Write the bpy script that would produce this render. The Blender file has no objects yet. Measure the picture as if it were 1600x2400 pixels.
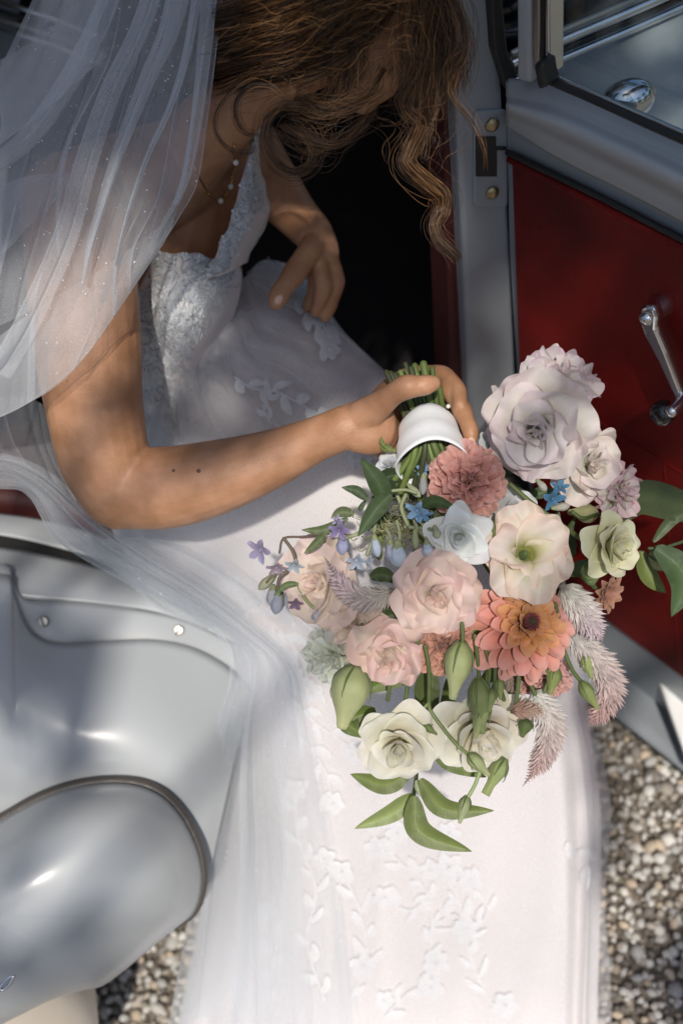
import bpy, math, random
import numpy as np
from mathutils import Vector, Matrix
from mathutils.bvhtree import BVHTree
random.seed(7); RNG = np.random.default_rng(11)
sc = bpy.context.scene
# ---------------------------------------------------------------- camera
F = 2573.0; CZ = 1.68
U = np.array([-541., 1873., 2573.]); U /= np.linalg.norm(U)
f_ = np.array([0, 0, -1.]); Y_ = f_ - (f_ @ U) * U; Y_ /= np.linalg.norm(Y_)
X_ = np.cross(Y_, U)
M3 = np.array([X_, Y_, U])                      # camera space -> world
CAM = np.array([0., 0., CZ])
cd = bpy.data.cameras.new('camera'); cam = bpy.data.objects.new('camera', cd)
sc.collection.objects.link(cam); sc.camera = cam
mw = Matrix([[*M3[0], 0], [*M3[1], 0], [*M3[2], CZ], [0, 0, 0, 1]])
cam.matrix_world = mw
cd.sensor_fit = 'VERTICAL'; cd.sensor_height = 36; cd.lens = 36 * F / 2400
cd.clip_start = 0.02; cd.clip_end = 400
cd.dof.use_dof = True; cd.dof.focus_distance = 1.04; cd.dof.aperture_fstop = 3.2
# ---------------------------------------------------------------- light
SUN_EL, SUN_AZ = 58., 180.                      # azimuth: clockwise from +Y
w = bpy.data.worlds.new('World'); sc.world = w; w.use_nodes = True
wn = w.node_tree.nodes; wl = w.node_tree.links
sky = wn.new('ShaderNodeTexSky'); sky.sky_type = 'NISHITA'; sky.sun_disc = False; sky.dust_density = 1.5; sky.ozone_density = 1
sky.sun_elevation = math.radians(SUN_EL); sky.sun_rotation = math.radians(SUN_AZ)
wn['Background'].inputs['Strength'].default_value = 0.10
wl.new(sky.outputs[0], wn['Background'].inputs[0])
sd = bpy.data.lights.new('sun', 'SUN'); sd.energy = 3.2; sd.angle = math.radians(1.0); sd.color = (1, .93, .84)
sun = bpy.data.objects.new('sun', sd); sc.collection.objects.link(sun)
SD = Vector((math.sin(math.radians(SUN_AZ)) * math.cos(math.radians(SUN_EL)),
             math.cos(math.radians(SUN_AZ)) * math.cos(math.radians(SUN_EL)), math.sin(math.radians(SUN_EL))))
sun.rotation_euler = SD.to_track_quat('Z', 'Y').to_euler(); sun.location = SD * 8
vs = sc.view_settings; vs.view_transform = 'Standard'; vs.look = 'None'; vs.gamma = 1
vs.exposure = 0.16; vs.use_curve_mapping = False
sc.cycles.transparent_max_bounces = 24; sc.cycles.max_bounces = 8

# ---------------------------------------------------------------- helpers
def ray(px, py): return M3 @ np.array([(px - 800) / F, (1200 - py) / F, -1.0])
def W(px, py, d): return CAM + ray(px, py) * d
def Wa(a):
    a = np.asarray(a, float); d = a[..., 2:3]
    c = np.concatenate([(a[..., 0:1] - 800) / F, (1200 - a[..., 1:2]) / F, -np.ones_like(d)], -1) * d
    return CAM + c @ M3.T
def onplane(px, py, P, n):
    r = ray(px, py); t = ((P - CAM) @ n) / (r @ n); return CAM + r * t
FW = M3 @ np.array([0, 0, -1.])                 # view direction
RT = M3 @ np.array([1., 0, 0]); UPV = M3 @ np.array([0, 1., 0])
def link(o, parent=None):
    sc.collection.objects.link(o)
    if parent is not None: o.parent = parent
    return o
def tag(o, label=None, cat=None, group=None, kind=None):
    for k, v in (('label', label), ('category', cat), ('group', group), ('kind', kind)):
        if v: o[k] = v
    return o
def empty(name, loc, label=None, cat=None, parent=None):
    o = bpy.data.objects.new(name, None); o.location = loc; o.empty_display_size = .05
    link(o, parent); o.matrix_world = Matrix.Translation(Vector(loc)); tag(o, label, cat); return o
def mk(name, V, Fc, mat, parent=None, smooth=True, col=None, bevel=0, solid=0, subsurf=0):
    me = bpy.data.meshes.new(name); V = np.asarray(V, float)
    off = np.zeros(3)
    if parent is not None: off = np.array(world_loc(parent))
    me.from_pydata((V - off).tolist(), [], [tuple(int(i) for i in q) for q in Fc]); me.update()
    if smooth: me.polygons.foreach_set('use_smooth', [True] * len(me.polygons))
    if col is not None:
        at = me.color_attributes.new('Col', 'FLOAT_COLOR', 'POINT')
        c = np.ones((len(V), 4)); c[:, :3] = np.asarray(col)[:, :3]; at.data.foreach_set('color', c.ravel())
    me.materials.append(mat); o = bpy.data.objects.new(name, me); link(o, parent)
    if solid:
        m = o.modifiers.new('s', 'SOLIDIFY'); m.thickness = solid; m.offset = 0
    if bevel:
        m = o.modifiers.new('b', 'BEVEL'); m.width = bevel; m.segments = 3; m.limit_method = 'ANGLE'
    if subsurf:
        m = o.modifiers.new('u', 'SUBSURF'); m.levels = m.render_levels = subsurf
    return o
def world_loc(o):
    l = np.zeros(3)
    while o is not None: l = l + np.array(o.location); o = o.parent
    return l
def gridfaces(nv, nu, off=0, closed=False):
    q = []
    for j in range(nv - 1):
        for i in range(nu if closed else nu - 1):
            i2 = (i + 1) % nu
            q.append((off + j * nu + i, off + j * nu + i2, off + (j + 1) * nu + i2, off + (j + 1) * nu + i))
    return q
def cr(P, n):                                    # catmull-rom resample along axis 0
    P = np.asarray(P, float); k = len(P)
    if k == 2: P = np.array([P[0], (P[0] + P[1]) / 2, P[1]]); k = 3
    Q = np.concatenate([[2 * P[0] - P[1]], P, [2 * P[-1] - P[-2]]])
    x = np.linspace(0, k - 1, n); i = np.minimum(x.astype(int), k - 2); t = (x - i).reshape((-1,) + (1,) * (P.ndim - 1))
    p0, p1, p2, p3 = Q[i], Q[i + 1], Q[i + 2], Q[i + 3]
    return .5 * (2 * p1 + (p2 - p0) * t + (2 * p0 - 5 * p1 + 4 * p2 - p3) * t * t + (3 * p1 - p0 - 3 * p2 + p3) * t ** 3)
def surf(rows, nv, nu):
    R = np.array([cr(r, nu) for r in rows]); return cr(R, nv)   # nv,nu,3 in px,py,d
def vnoise(x, y, seed=0):                        # smooth value noise
    x = np.asarray(x, float); y = np.asarray(y, float)
    def h(i, j):
        s = np.sin(i * 127.1 + j * 311.7 + seed * 74.7) * 43758.5453; return s - np.floor(s)
    i = np.floor(x); j = np.floor(y); u = x - i; v = y - j; u = u * u * (3 - 2 * u); v = v * v * (3 - 2 * v)
    return (h(i, j) * (1 - u) + h(i + 1, j) * u) * (1 - v) + (h(i, j + 1) * (1 - u) + h(i + 1, j + 1) * u) * v - .5
def gnormals(G):
    du = np.gradient(G, axis=1); dv = np.gradient(G, axis=0); n = np.cross(du, dv)
    n /= np.linalg.norm(n, axis=-1, keepdims=True) + 1e-12
    s = np.sign(-(n @ FW)); n *= np.where(s == 0, 1, s)[..., None]; return n
def tube_geo(P, R, seg=8, flat=1.0, caps=True, n=None, ref=None):
    P = np.asarray(P, float); R = np.asarray(R, float)
    if n: PR = cr(np.concatenate([P, R[:, None]], 1), n); P = PR[:, :3]; R = np.maximum(PR[:, 3], 1e-5)
    T = np.gradient(P, axis=0); T /= np.linalg.norm(T, axis=1, keepdims=True) + 1e-12
    if caps:
        a = [math.radians(x) for x in (80, 50, 25)]
        P0 = [P[0] - T[0] * R[0] * math.sin(x) for x in a]; R0 = [R[0] * math.cos(x) for x in a]
        P1 = [P[-1] + T[-1] * R[-1] * math.sin(x) for x in a[::-1]]; R1 = [R[-1] * math.cos(x) for x in a[::-1]]
        P = np.concatenate([P0, P, P1]); R = np.concatenate([R0, R, R1])
        T = np.concatenate([[T[0]] * 3, T, [T[-1]] * 3])
    V = []; rf = FW if ref is None else ref
    b = None
    for p, t, r in zip(P, T, R):
        if b is None or ref is None and False: pass
        s = np.cross(t, rf) if b is None else b - (b @ t) * t
        if np.linalg.norm(s) < 1e-4: s = np.cross(t, UPV)
        s = s / np.linalg.norm(s); b = s; q = np.cross(t, s)
        for k in range(seg):
            th = 2 * math.pi * k / seg; V.append(p + r * (math.cos(th) * s + flat * math.sin(th) * q))
    m = len(P); Fc = gridfaces(m, seg, 0, True)
    Fc.append(tuple(range(seg))[::-1]); Fc.append(tuple((m - 1) * seg + k for k in range(seg)))
    return np.array(V), Fc
class MB:
    def __init__(s): s.V = []; s.F = []; s.C = []; s.n = 0
    def add(s, V, Fc, c=None):
        V = np.asarray(V).reshape(-1, 3); s.V.append(V); s.F += [tuple(int(i) + s.n for i in q) for q in Fc]; s.n += len(V)
        if c is None: c = (1, 1, 1)
        c = np.asarray(c, float); s.C.append(np.broadcast_to(c, (len(V), 3)) if c.ndim == 1 else c)
    def tube(s, P, R, c=None, **k): V, Fc = tube_geo(P, R, **k); s.add(V, Fc, c)
    def obj(s, name, mat, parent=None, **k): return mk(name, np.concatenate(s.V), s.F, mat, parent, col=np.concatenate(s.C), **k)
def pxtube(pts, n=16, seg=10, flat=1.0, **k):    # pts: px,py,d,radius in px
    a = np.asarray(pts, float); return tube_geo(Wa(a[:, :3]), a[:, 3] * a[:, 2] / F, seg=seg, flat=flat, n=n, **k)
def sphere_geo(c, r, nu=12, nv=8, sc3=(1, 1, 1)):
    V = []
    for j in range(nv + 1):
        th = math.pi * j / nv
        for i in range(nu):
            ph = 2 * math.pi * i / nu
            V.append((c[0] + r * sc3[0] * math.sin(th) * math.cos(ph), c[1] + r * sc3[1] * math.sin(th) * math.sin(ph), c[2] + r * sc3[2] * math.cos(th)))
    return np.array(V), gridfaces(nv + 1, nu, 0, True)

# ---------------------------------------------------------------- materials
def mat(name, color=(.5, .5, .5), rough=.5, metal=0, coat=0, vcol=False, noise=0, nscale=8, bump=0, bscale=60, transl=0,
        sheen=0, sss=0, spec=.5, coatr=.05, color2=None):
    m = bpy.data.materials.new(name); m.use_nodes = True; N = m.node_tree.nodes; L = m.node_tree.links
    b = N['Principled BSDF']; out = N['Material Output']
    b.inputs['Roughness'].default_value = rough; b.inputs['Metallic'].default_value = metal
    b.inputs['Coat Weight'].default_value = coat; b.inputs['Coat Roughness'].default_value = coatr
    b.inputs['Sheen Weight'].default_value = sheen; b.inputs['Specular IOR Level'].default_value = spec
    if sss:
        b.inputs['Subsurface Weight'].default_value = sss; b.inputs['Subsurface Radius'].default_value = (.012, .005, .003)
        b.inputs['Subsurface Scale'].default_value = 1
    csock = None
    if vcol:
        a = N.new('ShaderNodeAttribute'); a.attribute_name = 'Col'; csock = a.outputs['Color']
    tc = N.new('ShaderNodeTexCoord')
    if noise or color2:
        nz = N.new('ShaderNodeTexNoise'); nz.inputs['Scale'].default_value = nscale; nz.inputs['Detail'].default_value = 5
        L.new(tc.outputs['Object'], nz.inputs['Vector'])
        if color2:
            mx = N.new('ShaderNodeMix'); mx.data_type = 'RGBA'; rp = N.new('ShaderNodeMapRange')
            rp.inputs[1].default_value = .35; rp.inputs[2].default_value = .65; L.new(nz.outputs['Fac'], rp.inputs[0])
            L.new(rp.outputs[0], mx.inputs[0])
            mx.inputs[6].default_value = (*color, 1); mx.inputs[7].default_value = (*color2, 1); csock = mx.outputs[2]
        if noise:
            rp = N.new('ShaderNodeMapRange'); rp.inputs[1].default_value = .25; rp.inputs[2].default_value = .75
            rp.inputs[3].default_value = 1 - noise; rp.inputs[4].default_value = 1 + noise; L.new(nz.outputs['Fac'], rp.inputs[0])
            mm = N.new('ShaderNodeVectorMath'); mm.operation = 'SCALE'
            if csock: L.new(csock, mm.inputs[0])
            else: mm.inputs[0].default_value = color
            L.new(rp.outputs[0], mm.inputs['Scale']); csock = mm.outputs[0]
    if csock: L.new(csock, b.inputs['Base Color'])
    else: b.inputs['Base Color'].default_value = (*color, 1)
    nsock = None
    if bump:
        nb = N.new('ShaderNodeTexNoise'); nb.inputs['Scale'].default_value = bscale; nb.inputs['Detail'].default_value = 4
        L.new(tc.outputs['Object'], nb.inputs['Vector'])
        bp = N.new('ShaderNodeBump'); bp.inputs['Distance'].default_value = bump; bp.inputs['Strength'].default_value = 1
        L.new(nb.outputs['Fac'], bp.inputs['Height']); L.new(bp.outputs[0], b.inputs['Normal']); nsock = bp.outputs[0]
    if transl:
        t = N.new('ShaderNodeBsdfTranslucent'); mxs = N.new('ShaderNodeMixShader'); mxs.inputs[0].default_value = transl
        if csock: L.new(csock, t.inputs[0])
        else: t.inputs[0].default_value = (*color, 1)
        L.new(b.outputs[0], mxs.inputs[1]); L.new(t.outputs[0], mxs.inputs[2]); L.new(mxs.outputs[0], out.inputs[0])
    return m
def tulle(name, color, a0, nscale=900, grain=.25):
    m = bpy.data.materials.new(name); m.use_nodes = True; N = m.node_tree.nodes; L = m.node_tree.links
    N.remove(N['Principled BSDF']); out = N['Material Output']
    df = N.new('ShaderNodeBsdfDiffuse'); tl = N.new('ShaderNodeBsdfTranslucent'); tr = N.new('ShaderNodeBsdfTransparent')
    df.inputs[0].default_value = (*color, 1); tl.inputs[0].default_value = (*color, 1)
    mx = N.new('ShaderNodeMixShader'); mx.inputs[0].default_value = .4; L.new(df.outputs[0], mx.inputs[1]); L.new(tl.outputs[0], mx.inputs[2])
    g = N.new('ShaderNodeNewGeometry'); dot = N.new('ShaderNodeVectorMath'); dot.operation = 'DOT_PRODUCT'
    L.new(g.outputs['Normal'], dot.inputs[0]); L.new(g.outputs['Incoming'], dot.inputs[1])
    ab = N.new('ShaderNodeMath'); ab.operation = 'ABSOLUTE'; L.new(dot.outputs['Value'], ab.inputs[0])
    mxm = N.new('ShaderNodeMath'); mxm.operation = 'MAXIMUM'; mxm.inputs[1].default_value = .12; L.new(ab.outputs[0], mxm.inputs[0])
    inv = N.new('ShaderNodeMath'); inv.operation = 'DIVIDE'; inv.inputs[0].default_value = 1; L.new(mxm.outputs[0], inv.inputs[1])
    pw = N.new('ShaderNodeMath'); pw.operation = 'POWER'; pw.inputs[0].default_value = 1 - a0; L.new(inv.outputs[0], pw.inputs[1])
    sb = N.new('ShaderNodeMath'); sb.operation = 'SUBTRACT'; sb.inputs[0].default_value = 1; L.new(pw.outputs[0], sb.inputs[1])
    tc = N.new('ShaderNodeTexCoord'); nz = N.new('ShaderNodeTexNoise'); nz.inputs['Scale'].default_value = nscale
    L.new(tc.outputs['Object'], nz.inputs['Vector'])
    rp = N.new('ShaderNodeMapRange'); rp.inputs[1].default_value = .3; rp.inputs[2].default_value = .7; rp.inputs[3].default_value = 1 - grain; rp.inputs[4].default_value = 1 + grain
    L.new(nz.outputs['Fac'], rp.inputs[0]); mu = N.new('ShaderNodeMath'); mu.operation = 'MULTIPLY'; mu.use_clamp = True
    L.new(sb.outputs[0], mu.inputs[0]); L.new(rp.outputs[0], mu.inputs[1])
    ms = N.new('ShaderNodeMixShader'); L.new(mu.outputs[0], ms.inputs[0]); L.new(tr.outputs[0], ms.inputs[1]); L.new(mx.outputs[0], ms.inputs[2])
    L.new(ms.outputs[0], out.inputs[0]); return m
M = dict(
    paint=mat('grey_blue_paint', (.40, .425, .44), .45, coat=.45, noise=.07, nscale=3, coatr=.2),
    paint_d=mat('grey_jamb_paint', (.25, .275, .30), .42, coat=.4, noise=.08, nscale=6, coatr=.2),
    rubber=mat('black_rubber', (.018, .018, .018), .5, bump=.0004, bscale=200),
    bead=mat('grey_bead', (.07, .062, .055), .45, bump=.0006, bscale=260),
    chrome=mat('chrome', (.75, .76, .78), .12, metal=1),
    brass=mat('dull_brass', (.42, .34, .2), .35, metal=1),
    steel=mat('steel', (.45, .43, .38), .4, metal=1),
    vinyl=mat('red_vinyl', (.145, .005, .003), .5, noise=.5, nscale=9, bump=.0006, bscale=350, spec=.25),
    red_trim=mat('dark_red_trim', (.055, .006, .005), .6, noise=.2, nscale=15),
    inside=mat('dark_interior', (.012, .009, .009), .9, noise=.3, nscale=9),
    glass=None,
    white=mat('cream_rubber', (.62, .55, .46), .5, noise=.06, nscale=10),
    skin=mat('skin', (.39, .195, .098), .47, noise=.10, nscale=34, bump=.0005, bscale=520, sss=.10, spec=.45, color2=(.47, .25, .145)),
    nail=mat('nail', (.66, .42, .31), .25, spec=.5),
    hair=mat('hair', vcol=True, rough=.32, spec=.5),
    cap=mat('hair_base', (.022, .011, .006), .6, noise=.5, nscale=60, bump=.002, bscale=90),
    satin=mat('dress_lining', (.70, .665, .66), .55, noise=.03, nscale=12, bump=.0005, bscale=60, sheen=.2),
    lace=mat('lace', (.74, .77, .80), .6, noise=.12, nscale=160, bump=.0012, bscale=420, transl=.25),
    lace_s=mat('lace_soft', (.86, .86, .87), .6, noise=.05, nscale=160, transl=.25),
    tul=tulle('dress_tulle', (.82, .82, .85), .24),
    veil=tulle('veil_tulle', (.80, .84, .88), .20, grain=.10),
    veil_d=tulle('veil_tulle_folded', (.82, .86, .90), .27, grain=.10),
    petal=mat('petal', vcol=True, rough=.55, transl=.4, sheen=.15, noise=.09, nscale=70, bump=.0004, bscale=160, spec=.3),
    leaf=mat('leaf', vcol=True, rough=.45, transl=.3, noise=.12, nscale=70, bump=.0004, bscale=220, spec=.4),
    green=mat('green_stem', vcol=True, rough=.5, noise=.15, nscale=80, spec=.4, transl=.1),
    ribbon=mat('ribbon', (.80, .82, .83), .45, noise=.03, nscale=20, bump=.0004, bscale=50, sheen=.2),
    pearl=mat('pearl', (.75, .74, .70), .15, coat=.6),
    gold=mat('gold', (.7, .5, .22), .25, metal=1),
    bead_w=mat('glitter', (.95, .95, .95), .1, coat=1),
    stone=mat('gravel', vcol=True, rough=.8, noise=.15, nscale=60, bump=.0008, bscale=220),
    soil=mat('gravel_bed', (.11, .09, .07), .95, noise=.5, nscale=90, bump=.006, bscale=120, color2=(.25, .22, .18)),
    bark=mat('bark', (.09, .065, .045), .9, noise=.4, nscale=20, bump=.01, bscale=30),
)
g = bpy.data.materials.new('window_glass'); g.use_nodes = True; N = g.node_tree.nodes; L = g.node_tree.links; N.remove(N['Principled BSDF'])
gt = N.new('ShaderNodeBsdfTransparent'); gt.inputs[0].default_value = (.86, .92, .93, 1); gg = N.new('ShaderNodeBsdfGlossy'); gg.inputs['Roughness'].default_value = .03
gm = N.new('ShaderNodeMixShader'); gi = N.new('ShaderNodeNewGeometry'); gd_ = N.new('ShaderNodeVectorMath'); gd_.operation = 'DOT_PRODUCT'
L.new(gi.outputs['Normal'], gd_.inputs[0]); L.new(gi.outputs['Incoming'], gd_.inputs[1])
def mth(op, a, b=0.):
    m_ = N.new('ShaderNodeMath'); m_.operation = op
    for i_, v_ in enumerate((a, b)):
        if hasattr(v_, 'links'): L.new(v_, m_.inputs[i_])
        else: m_.inputs[i_].default_value = v_
    return m_.outputs[0]
fac = mth('ADD', mth('MULTIPLY', mth('POWER', mth('SUBTRACT', 1., mth('ABSOLUTE', gd_.outputs['Value'])), 5.), .9), .05)
L.new(fac, gm.inputs[0]); L.new(gt.outputs[0], gm.inputs[1]); L.new(gg.outputs[0], gm.inputs[2]); L.new(gm.outputs[0], N['Material Output'].inputs[0]); M['glass'] = g

# ---------------------------------------------------------------- ground
GS = 60.
gr = mk('ground', [(-GS, -GS, 0), (GS, -GS, 0), (GS, GS, 0), (-GS, GS, 0)], [(0, 1, 2, 3)], M['soil'], smooth=False); tag(gr, kind='structure')
def gravel():
    import bmesh
    bm = bmesh.new(); bmesh.ops.create_icosphere(bm, subdivisions=1, radius=1)
    bm.verts.ensure_lookup_table(); B = np.array([v.co[:] for v in bm.verts]); T = np.array([[v.index for v in fc.verts] for fc in bm.faces]); bm.free()
    pts = []
    cell = .0125
    for x in np.arange(-1.15, 1.0, cell):
        for y in np.arange(-.35, 1.25, cell):
            if -.42 < x < .05 and y > .75: continue
            if y > .95 and x < .6: continue
            pts.append((x, y))
    P = np.array(pts); n = len(P); P = P + RNG.uniform(-.5, .5, P.shape) * cell
    R = .0052 + .0042 * RNG.random(n) ** 1.6; big = RNG.random(n) < .05; R[big] *= 1.6
    S = np.stack([R * RNG.uniform(.8, 1.35, n), R * RNG.uniform(.7, 1.1, n), R * RNG.uniform(.5, .85, n)], 1)
    V = B[None] * S[:, None] * (1 + RNG.uniform(-.22, .22, (n, len(B), 1)))
    a = RNG.uniform(0, 6.28, n); b = RNG.uniform(-.5, .5, n); ca, sa, cb, sb = np.cos(a), np.sin(a), np.cos(b), np.sin(b)
    x, y, z = V[..., 0], V[..., 1], V[..., 2]
    x, z = x * cb[:, None] - z * sb[:, None], x * sb[:, None] + z * cb[:, None]
    x, y = x * ca[:, None] - y * sa[:, None], x * sa[:, None] + y * ca[:, None]
    V = np.stack([x + P[:, :1], y + P[:, 1:], z + (.003 + .007 * RNG.random(n))[:, None]], -1).reshape(-1, 3)
    Fc = (T[None] + (np.arange(n) * len(B))[:, None, None]).reshape(-1, 3)
    pal = np.array([(.50, .47, .42), (.36, .31, .25), (.56, .55, .52), (.27, .22, .17), (.42, .42, .41), (.46, .34, .22), (.62, .60, .56), (.20, .18, .16)])
    pal = (pal * .6 + np.array([.43, .41, .37]) * .4) * 1.15; pal[-1] = (.18, .16, .14)
    c = pal[RNG.integers(0, len(pal), n)] * RNG.uniform(.8, 1.15, (n, 1)); c = np.repeat(c, len(B), 0)
    me = bpy.data.meshes.new('gravel'); me.vertices.add(len(V)); me.vertices.foreach_set('co', V.ravel())
    me.loops.add(Fc.size); me.loops.foreach_set('vertex_index', Fc.ravel().astype(np.int32)); me.polygons.add(len(Fc))
    me.polygons.foreach_set('loop_start', np.arange(0, Fc.size, 3)); me.polygons.foreach_set('loop_total', np.full(len(Fc), 3)); me.update(); me.validate()
    at = me.color_attributes.new('Col', 'FLOAT_COLOR', 'POINT'); at.data.foreach_set('color', np.concatenate([c, np.ones((len(c), 1))], 1).ravel())
    me.materials.append(M['stone']); o = bpy.data.objects.new('gravel', me); link(o); tag(o, 'loose grey and brown pebbles covering the ground beside the car', 'gravel', kind='stuff')
gravel()

# ---------------------------------------------------------------- car
PH = W(1180, 355, 1.13)
DD = np.array([.4868, -.8735, 0.]); UZ = np.array([0, 0, 1.])
DN = np.cross(UZ, DD); DN /= np.linalg.norm(DN)
if DN @ (CAM - PH) < 0: DN = -DN
SS = np.array([.985, .17, 0.]); SS /= np.linalg.norm(SS); SN = np.array([SS[1], -SS[0], 0.])   # body side, normal to camera
car = empty('car', (.1, 1.6, 0), 'vintage grey-blue car with red door lining and its near door standing open beside the bride', 'car')
def plate(name, poly, P, n, off, thick, m, parent, bevel=.002, world=None):
    pts = [onplane(x, y, P + n * off, n) for x, y in poly] if world is None else world
    k = len(pts); V = np.array(pts + [p - n * thick for p in pts])
    Fc = [tuple(range(k)), tuple(range(k, 2 * k))[::-1]] + [(i, i + k, (i + 1) % k + k, (i + 1) % k) for i in range(k)]
    a = V[1] - V[0]; 
    o = mk(name, V, Fc, m, parent, smooth=False, bevel=bevel)
    import bmesh
    bm = bmesh.new(); bm.from_mesh(o.data); bmesh.ops.recalc_face_normals(bm, faces=bm.faces); bm.to_mesh(o.data); bm.free()
    return o
def box(name, a, b, m, parent, bevel=0):
    x0, y0, z0 = a; x1, y1, z1 = b
    V = [(x0, y0, z0), (x1, y0, z0), (x1, y1, z0), (x0, y1, z0), (x0, y0, z1), (x1, y0, z1), (x1, y1, z1), (x0, y1, z1)]
    return mk(name, V, [(3, 2, 1, 0), (4, 5, 6, 7), (0, 1, 5, 4), (1, 2, 6, 5), (2, 3, 7, 6), (3, 0, 4, 7)], m, parent, smooth=False, bevel=bevel)
# interior shell
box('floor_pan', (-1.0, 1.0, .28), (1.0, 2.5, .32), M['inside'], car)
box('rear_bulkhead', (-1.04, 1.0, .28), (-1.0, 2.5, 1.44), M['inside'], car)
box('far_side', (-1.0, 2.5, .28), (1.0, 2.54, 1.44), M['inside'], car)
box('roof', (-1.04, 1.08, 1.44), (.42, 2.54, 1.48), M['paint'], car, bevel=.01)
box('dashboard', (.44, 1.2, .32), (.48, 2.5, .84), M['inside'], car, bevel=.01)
# seat: cushion and back
V = Wa(surf([[(-260, 1000, 1.6), (100, 1000, 1.62), (500, 1010, 1.62), (800, 980, 1.7)], [(-260, 1140, 1.5), (50, 1150, 1.5), (400, 1200, 1.5), (800, 1150, 1.55)],
             [(-260, 1205, 1.52), (50, 1215, 1.52), (400, 1290, 1.53), (800, 1240, 1.56)]], 16, 30)).reshape(-1, 3)
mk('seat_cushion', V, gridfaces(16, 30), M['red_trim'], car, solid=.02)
# pillar
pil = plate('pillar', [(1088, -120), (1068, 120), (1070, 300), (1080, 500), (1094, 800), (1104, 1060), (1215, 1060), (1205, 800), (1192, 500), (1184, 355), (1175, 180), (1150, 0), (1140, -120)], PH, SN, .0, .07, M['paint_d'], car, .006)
plate('door_seal', [(1130, -120), (1150, 0), (1158, 120), (1188, 215), (1202, 214), (1214, 170), (1190, 120), (1178, 0), (1172, -120)], PH, SN, .012, .02, M['rubber'], car, .003)
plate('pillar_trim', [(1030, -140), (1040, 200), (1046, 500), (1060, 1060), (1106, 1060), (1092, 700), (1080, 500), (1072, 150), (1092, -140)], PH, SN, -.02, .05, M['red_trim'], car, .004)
hp = plate('striker_plate', [(1112, 268), (1120, 260), (1184, 260), (1190, 266), (1190, 478), (1184, 487), (1118, 487), (1110, 478)], PH, SN, .004, .006, M['paint_d'], pil, .0025)
plate('latch_slot', [(1116, 322), (1162, 322), (1162, 345), (1186, 345), (1186, 352), (1164, 352), (1164, 414), (1116, 414)], PH, SN, .0062, .003, M['rubber'], pil, 0)
for (x, y) in ((1153, 293), (1153, 452)):
    p = onplane(x, y, PH + SN * .006, SN); V, Fc = sphere_geo(p, .0075, 16, 8, (1, .5, 1)); mk('screw', V, Fc, M['brass'], pil)
# door
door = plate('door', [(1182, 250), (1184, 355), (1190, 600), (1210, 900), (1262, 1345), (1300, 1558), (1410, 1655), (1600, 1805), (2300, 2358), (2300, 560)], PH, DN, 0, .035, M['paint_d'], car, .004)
def dline(x0, y0, x1, y1, n=12):
    return [(x0 + (x1 - x0) * t, y0 + (y1 - y0) * t) for t in np.linspace(0, 1, n)]
plate('door_lining', [(1196, 372), (1600, 575), (2280, 917), (2280, 2096), (1600, 1590), (1385, 1430), (1275, 1348), (1215, 900)], PH, DN, .006, .006, M['vinyl'], door, .003)
def dtube(name, pts, rpx, m, parent, off=.004, flat=1.0, n=16):
    P = np.array([onplane(x, y, PH + DN * off, DN) for x, y in pts]); R = np.array([rpx] * len(pts)) * 1.25 / F
    V, Fc = tube_geo(P, R, seg=10, n=n, flat=flat); return mk(name, V, Fc, m, parent)
dtube('lining_gasket', [(1190, 358), (1400, 459), (1600, 562), (2200, 866)], 7, M['rubber'], door, .006)
dtube('lining_piping', [(1196, 374), (1400, 478), (1600, 580), (2200, 885)], 9, M['vinyl'], door, .006)
# painted waist rail: curved section lofted along the door
rows = []
prof = [(-1, .0), (-.2, .012), (.35, .016), (.52, .030), (.62, .030), (.75, .017), (1.5, .012), (2.6, .006)]
for (x, yt, yb) in ((1186, 205, 268), (1300, 210, 322), (1450, 272, 394), (1600, 340, 470), (2200, 640, 790)):
    rows.append([(x, yt - 20 if k == 0 else yt + (yb - yt) * ((k) / 5.), o) for k, (a, o) in enumerate(prof)])
R = np.array([[onplane(x, y, PH + DN * o, DN) for x, y, o in r] for r in rows]); R = np.array([cr(r, 30) for r in R]); R = cr(R, 40)
mk('waist_rail', R.reshape(-1, 3), gridfaces(40, 30), M['paint'], door, solid=.002)
plate('window_frame', [(1206, -160), (1208, 190), (1244, 200), (1240, -160)], PH, DN, .018, .03, M['paint'], door, .005)
plate('window_channel', [(1243, -160), (1247, 160), (1264, 166), (1262, -160)], PH, DN, .02, .02, M['steel'], door, .002)
plate('quarter_seal', [(1264, -160), (1266, 172), (1272, 175), (1272, -160)], PH, DN, .021, .02, M['rubber'], door, 0)
plate('window_strip', [(1273, -160), (1275, 176), (1286, 182), (1283, -160)], PH, DN, .02, .02, M['chrome'], door, .002)
plate('rubber_stop', [(1246, 150), (1268, 150), (1272, 180), (1280, 206), (1258, 214), (1252, 180)], PH, DN, .034, .02, M['rubber'], door, .004)
dtube('window_gasket', [(1276, 182), (1400, 236), (1600, 326), (2200, 590)], 9, M['rubber'], door, .018)
dtube('gasket_trim', [(1284, 172), (1400, 222), (1600, 310), (2200, 572)], 4, M['chrome'], door, .016)
plate('window_glass', [(1284, -160), (1284, 182), (1600, 322), (2200, 586), (2200, -500)], PH, DN, -.002, .004, M['glass'], door, 0)
dtube('lining_seam', [(1238, 872), (1400, 985), (1560, 1085), (1900, 1300)], 2.2, M['vinyl'], door, .0065)
dtube('lining_seam', [(1556, 1090), (1566, 1240), (1580, 1420), (1592, 1560)], 2.0, M['vinyl'], door, .0065)
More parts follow.
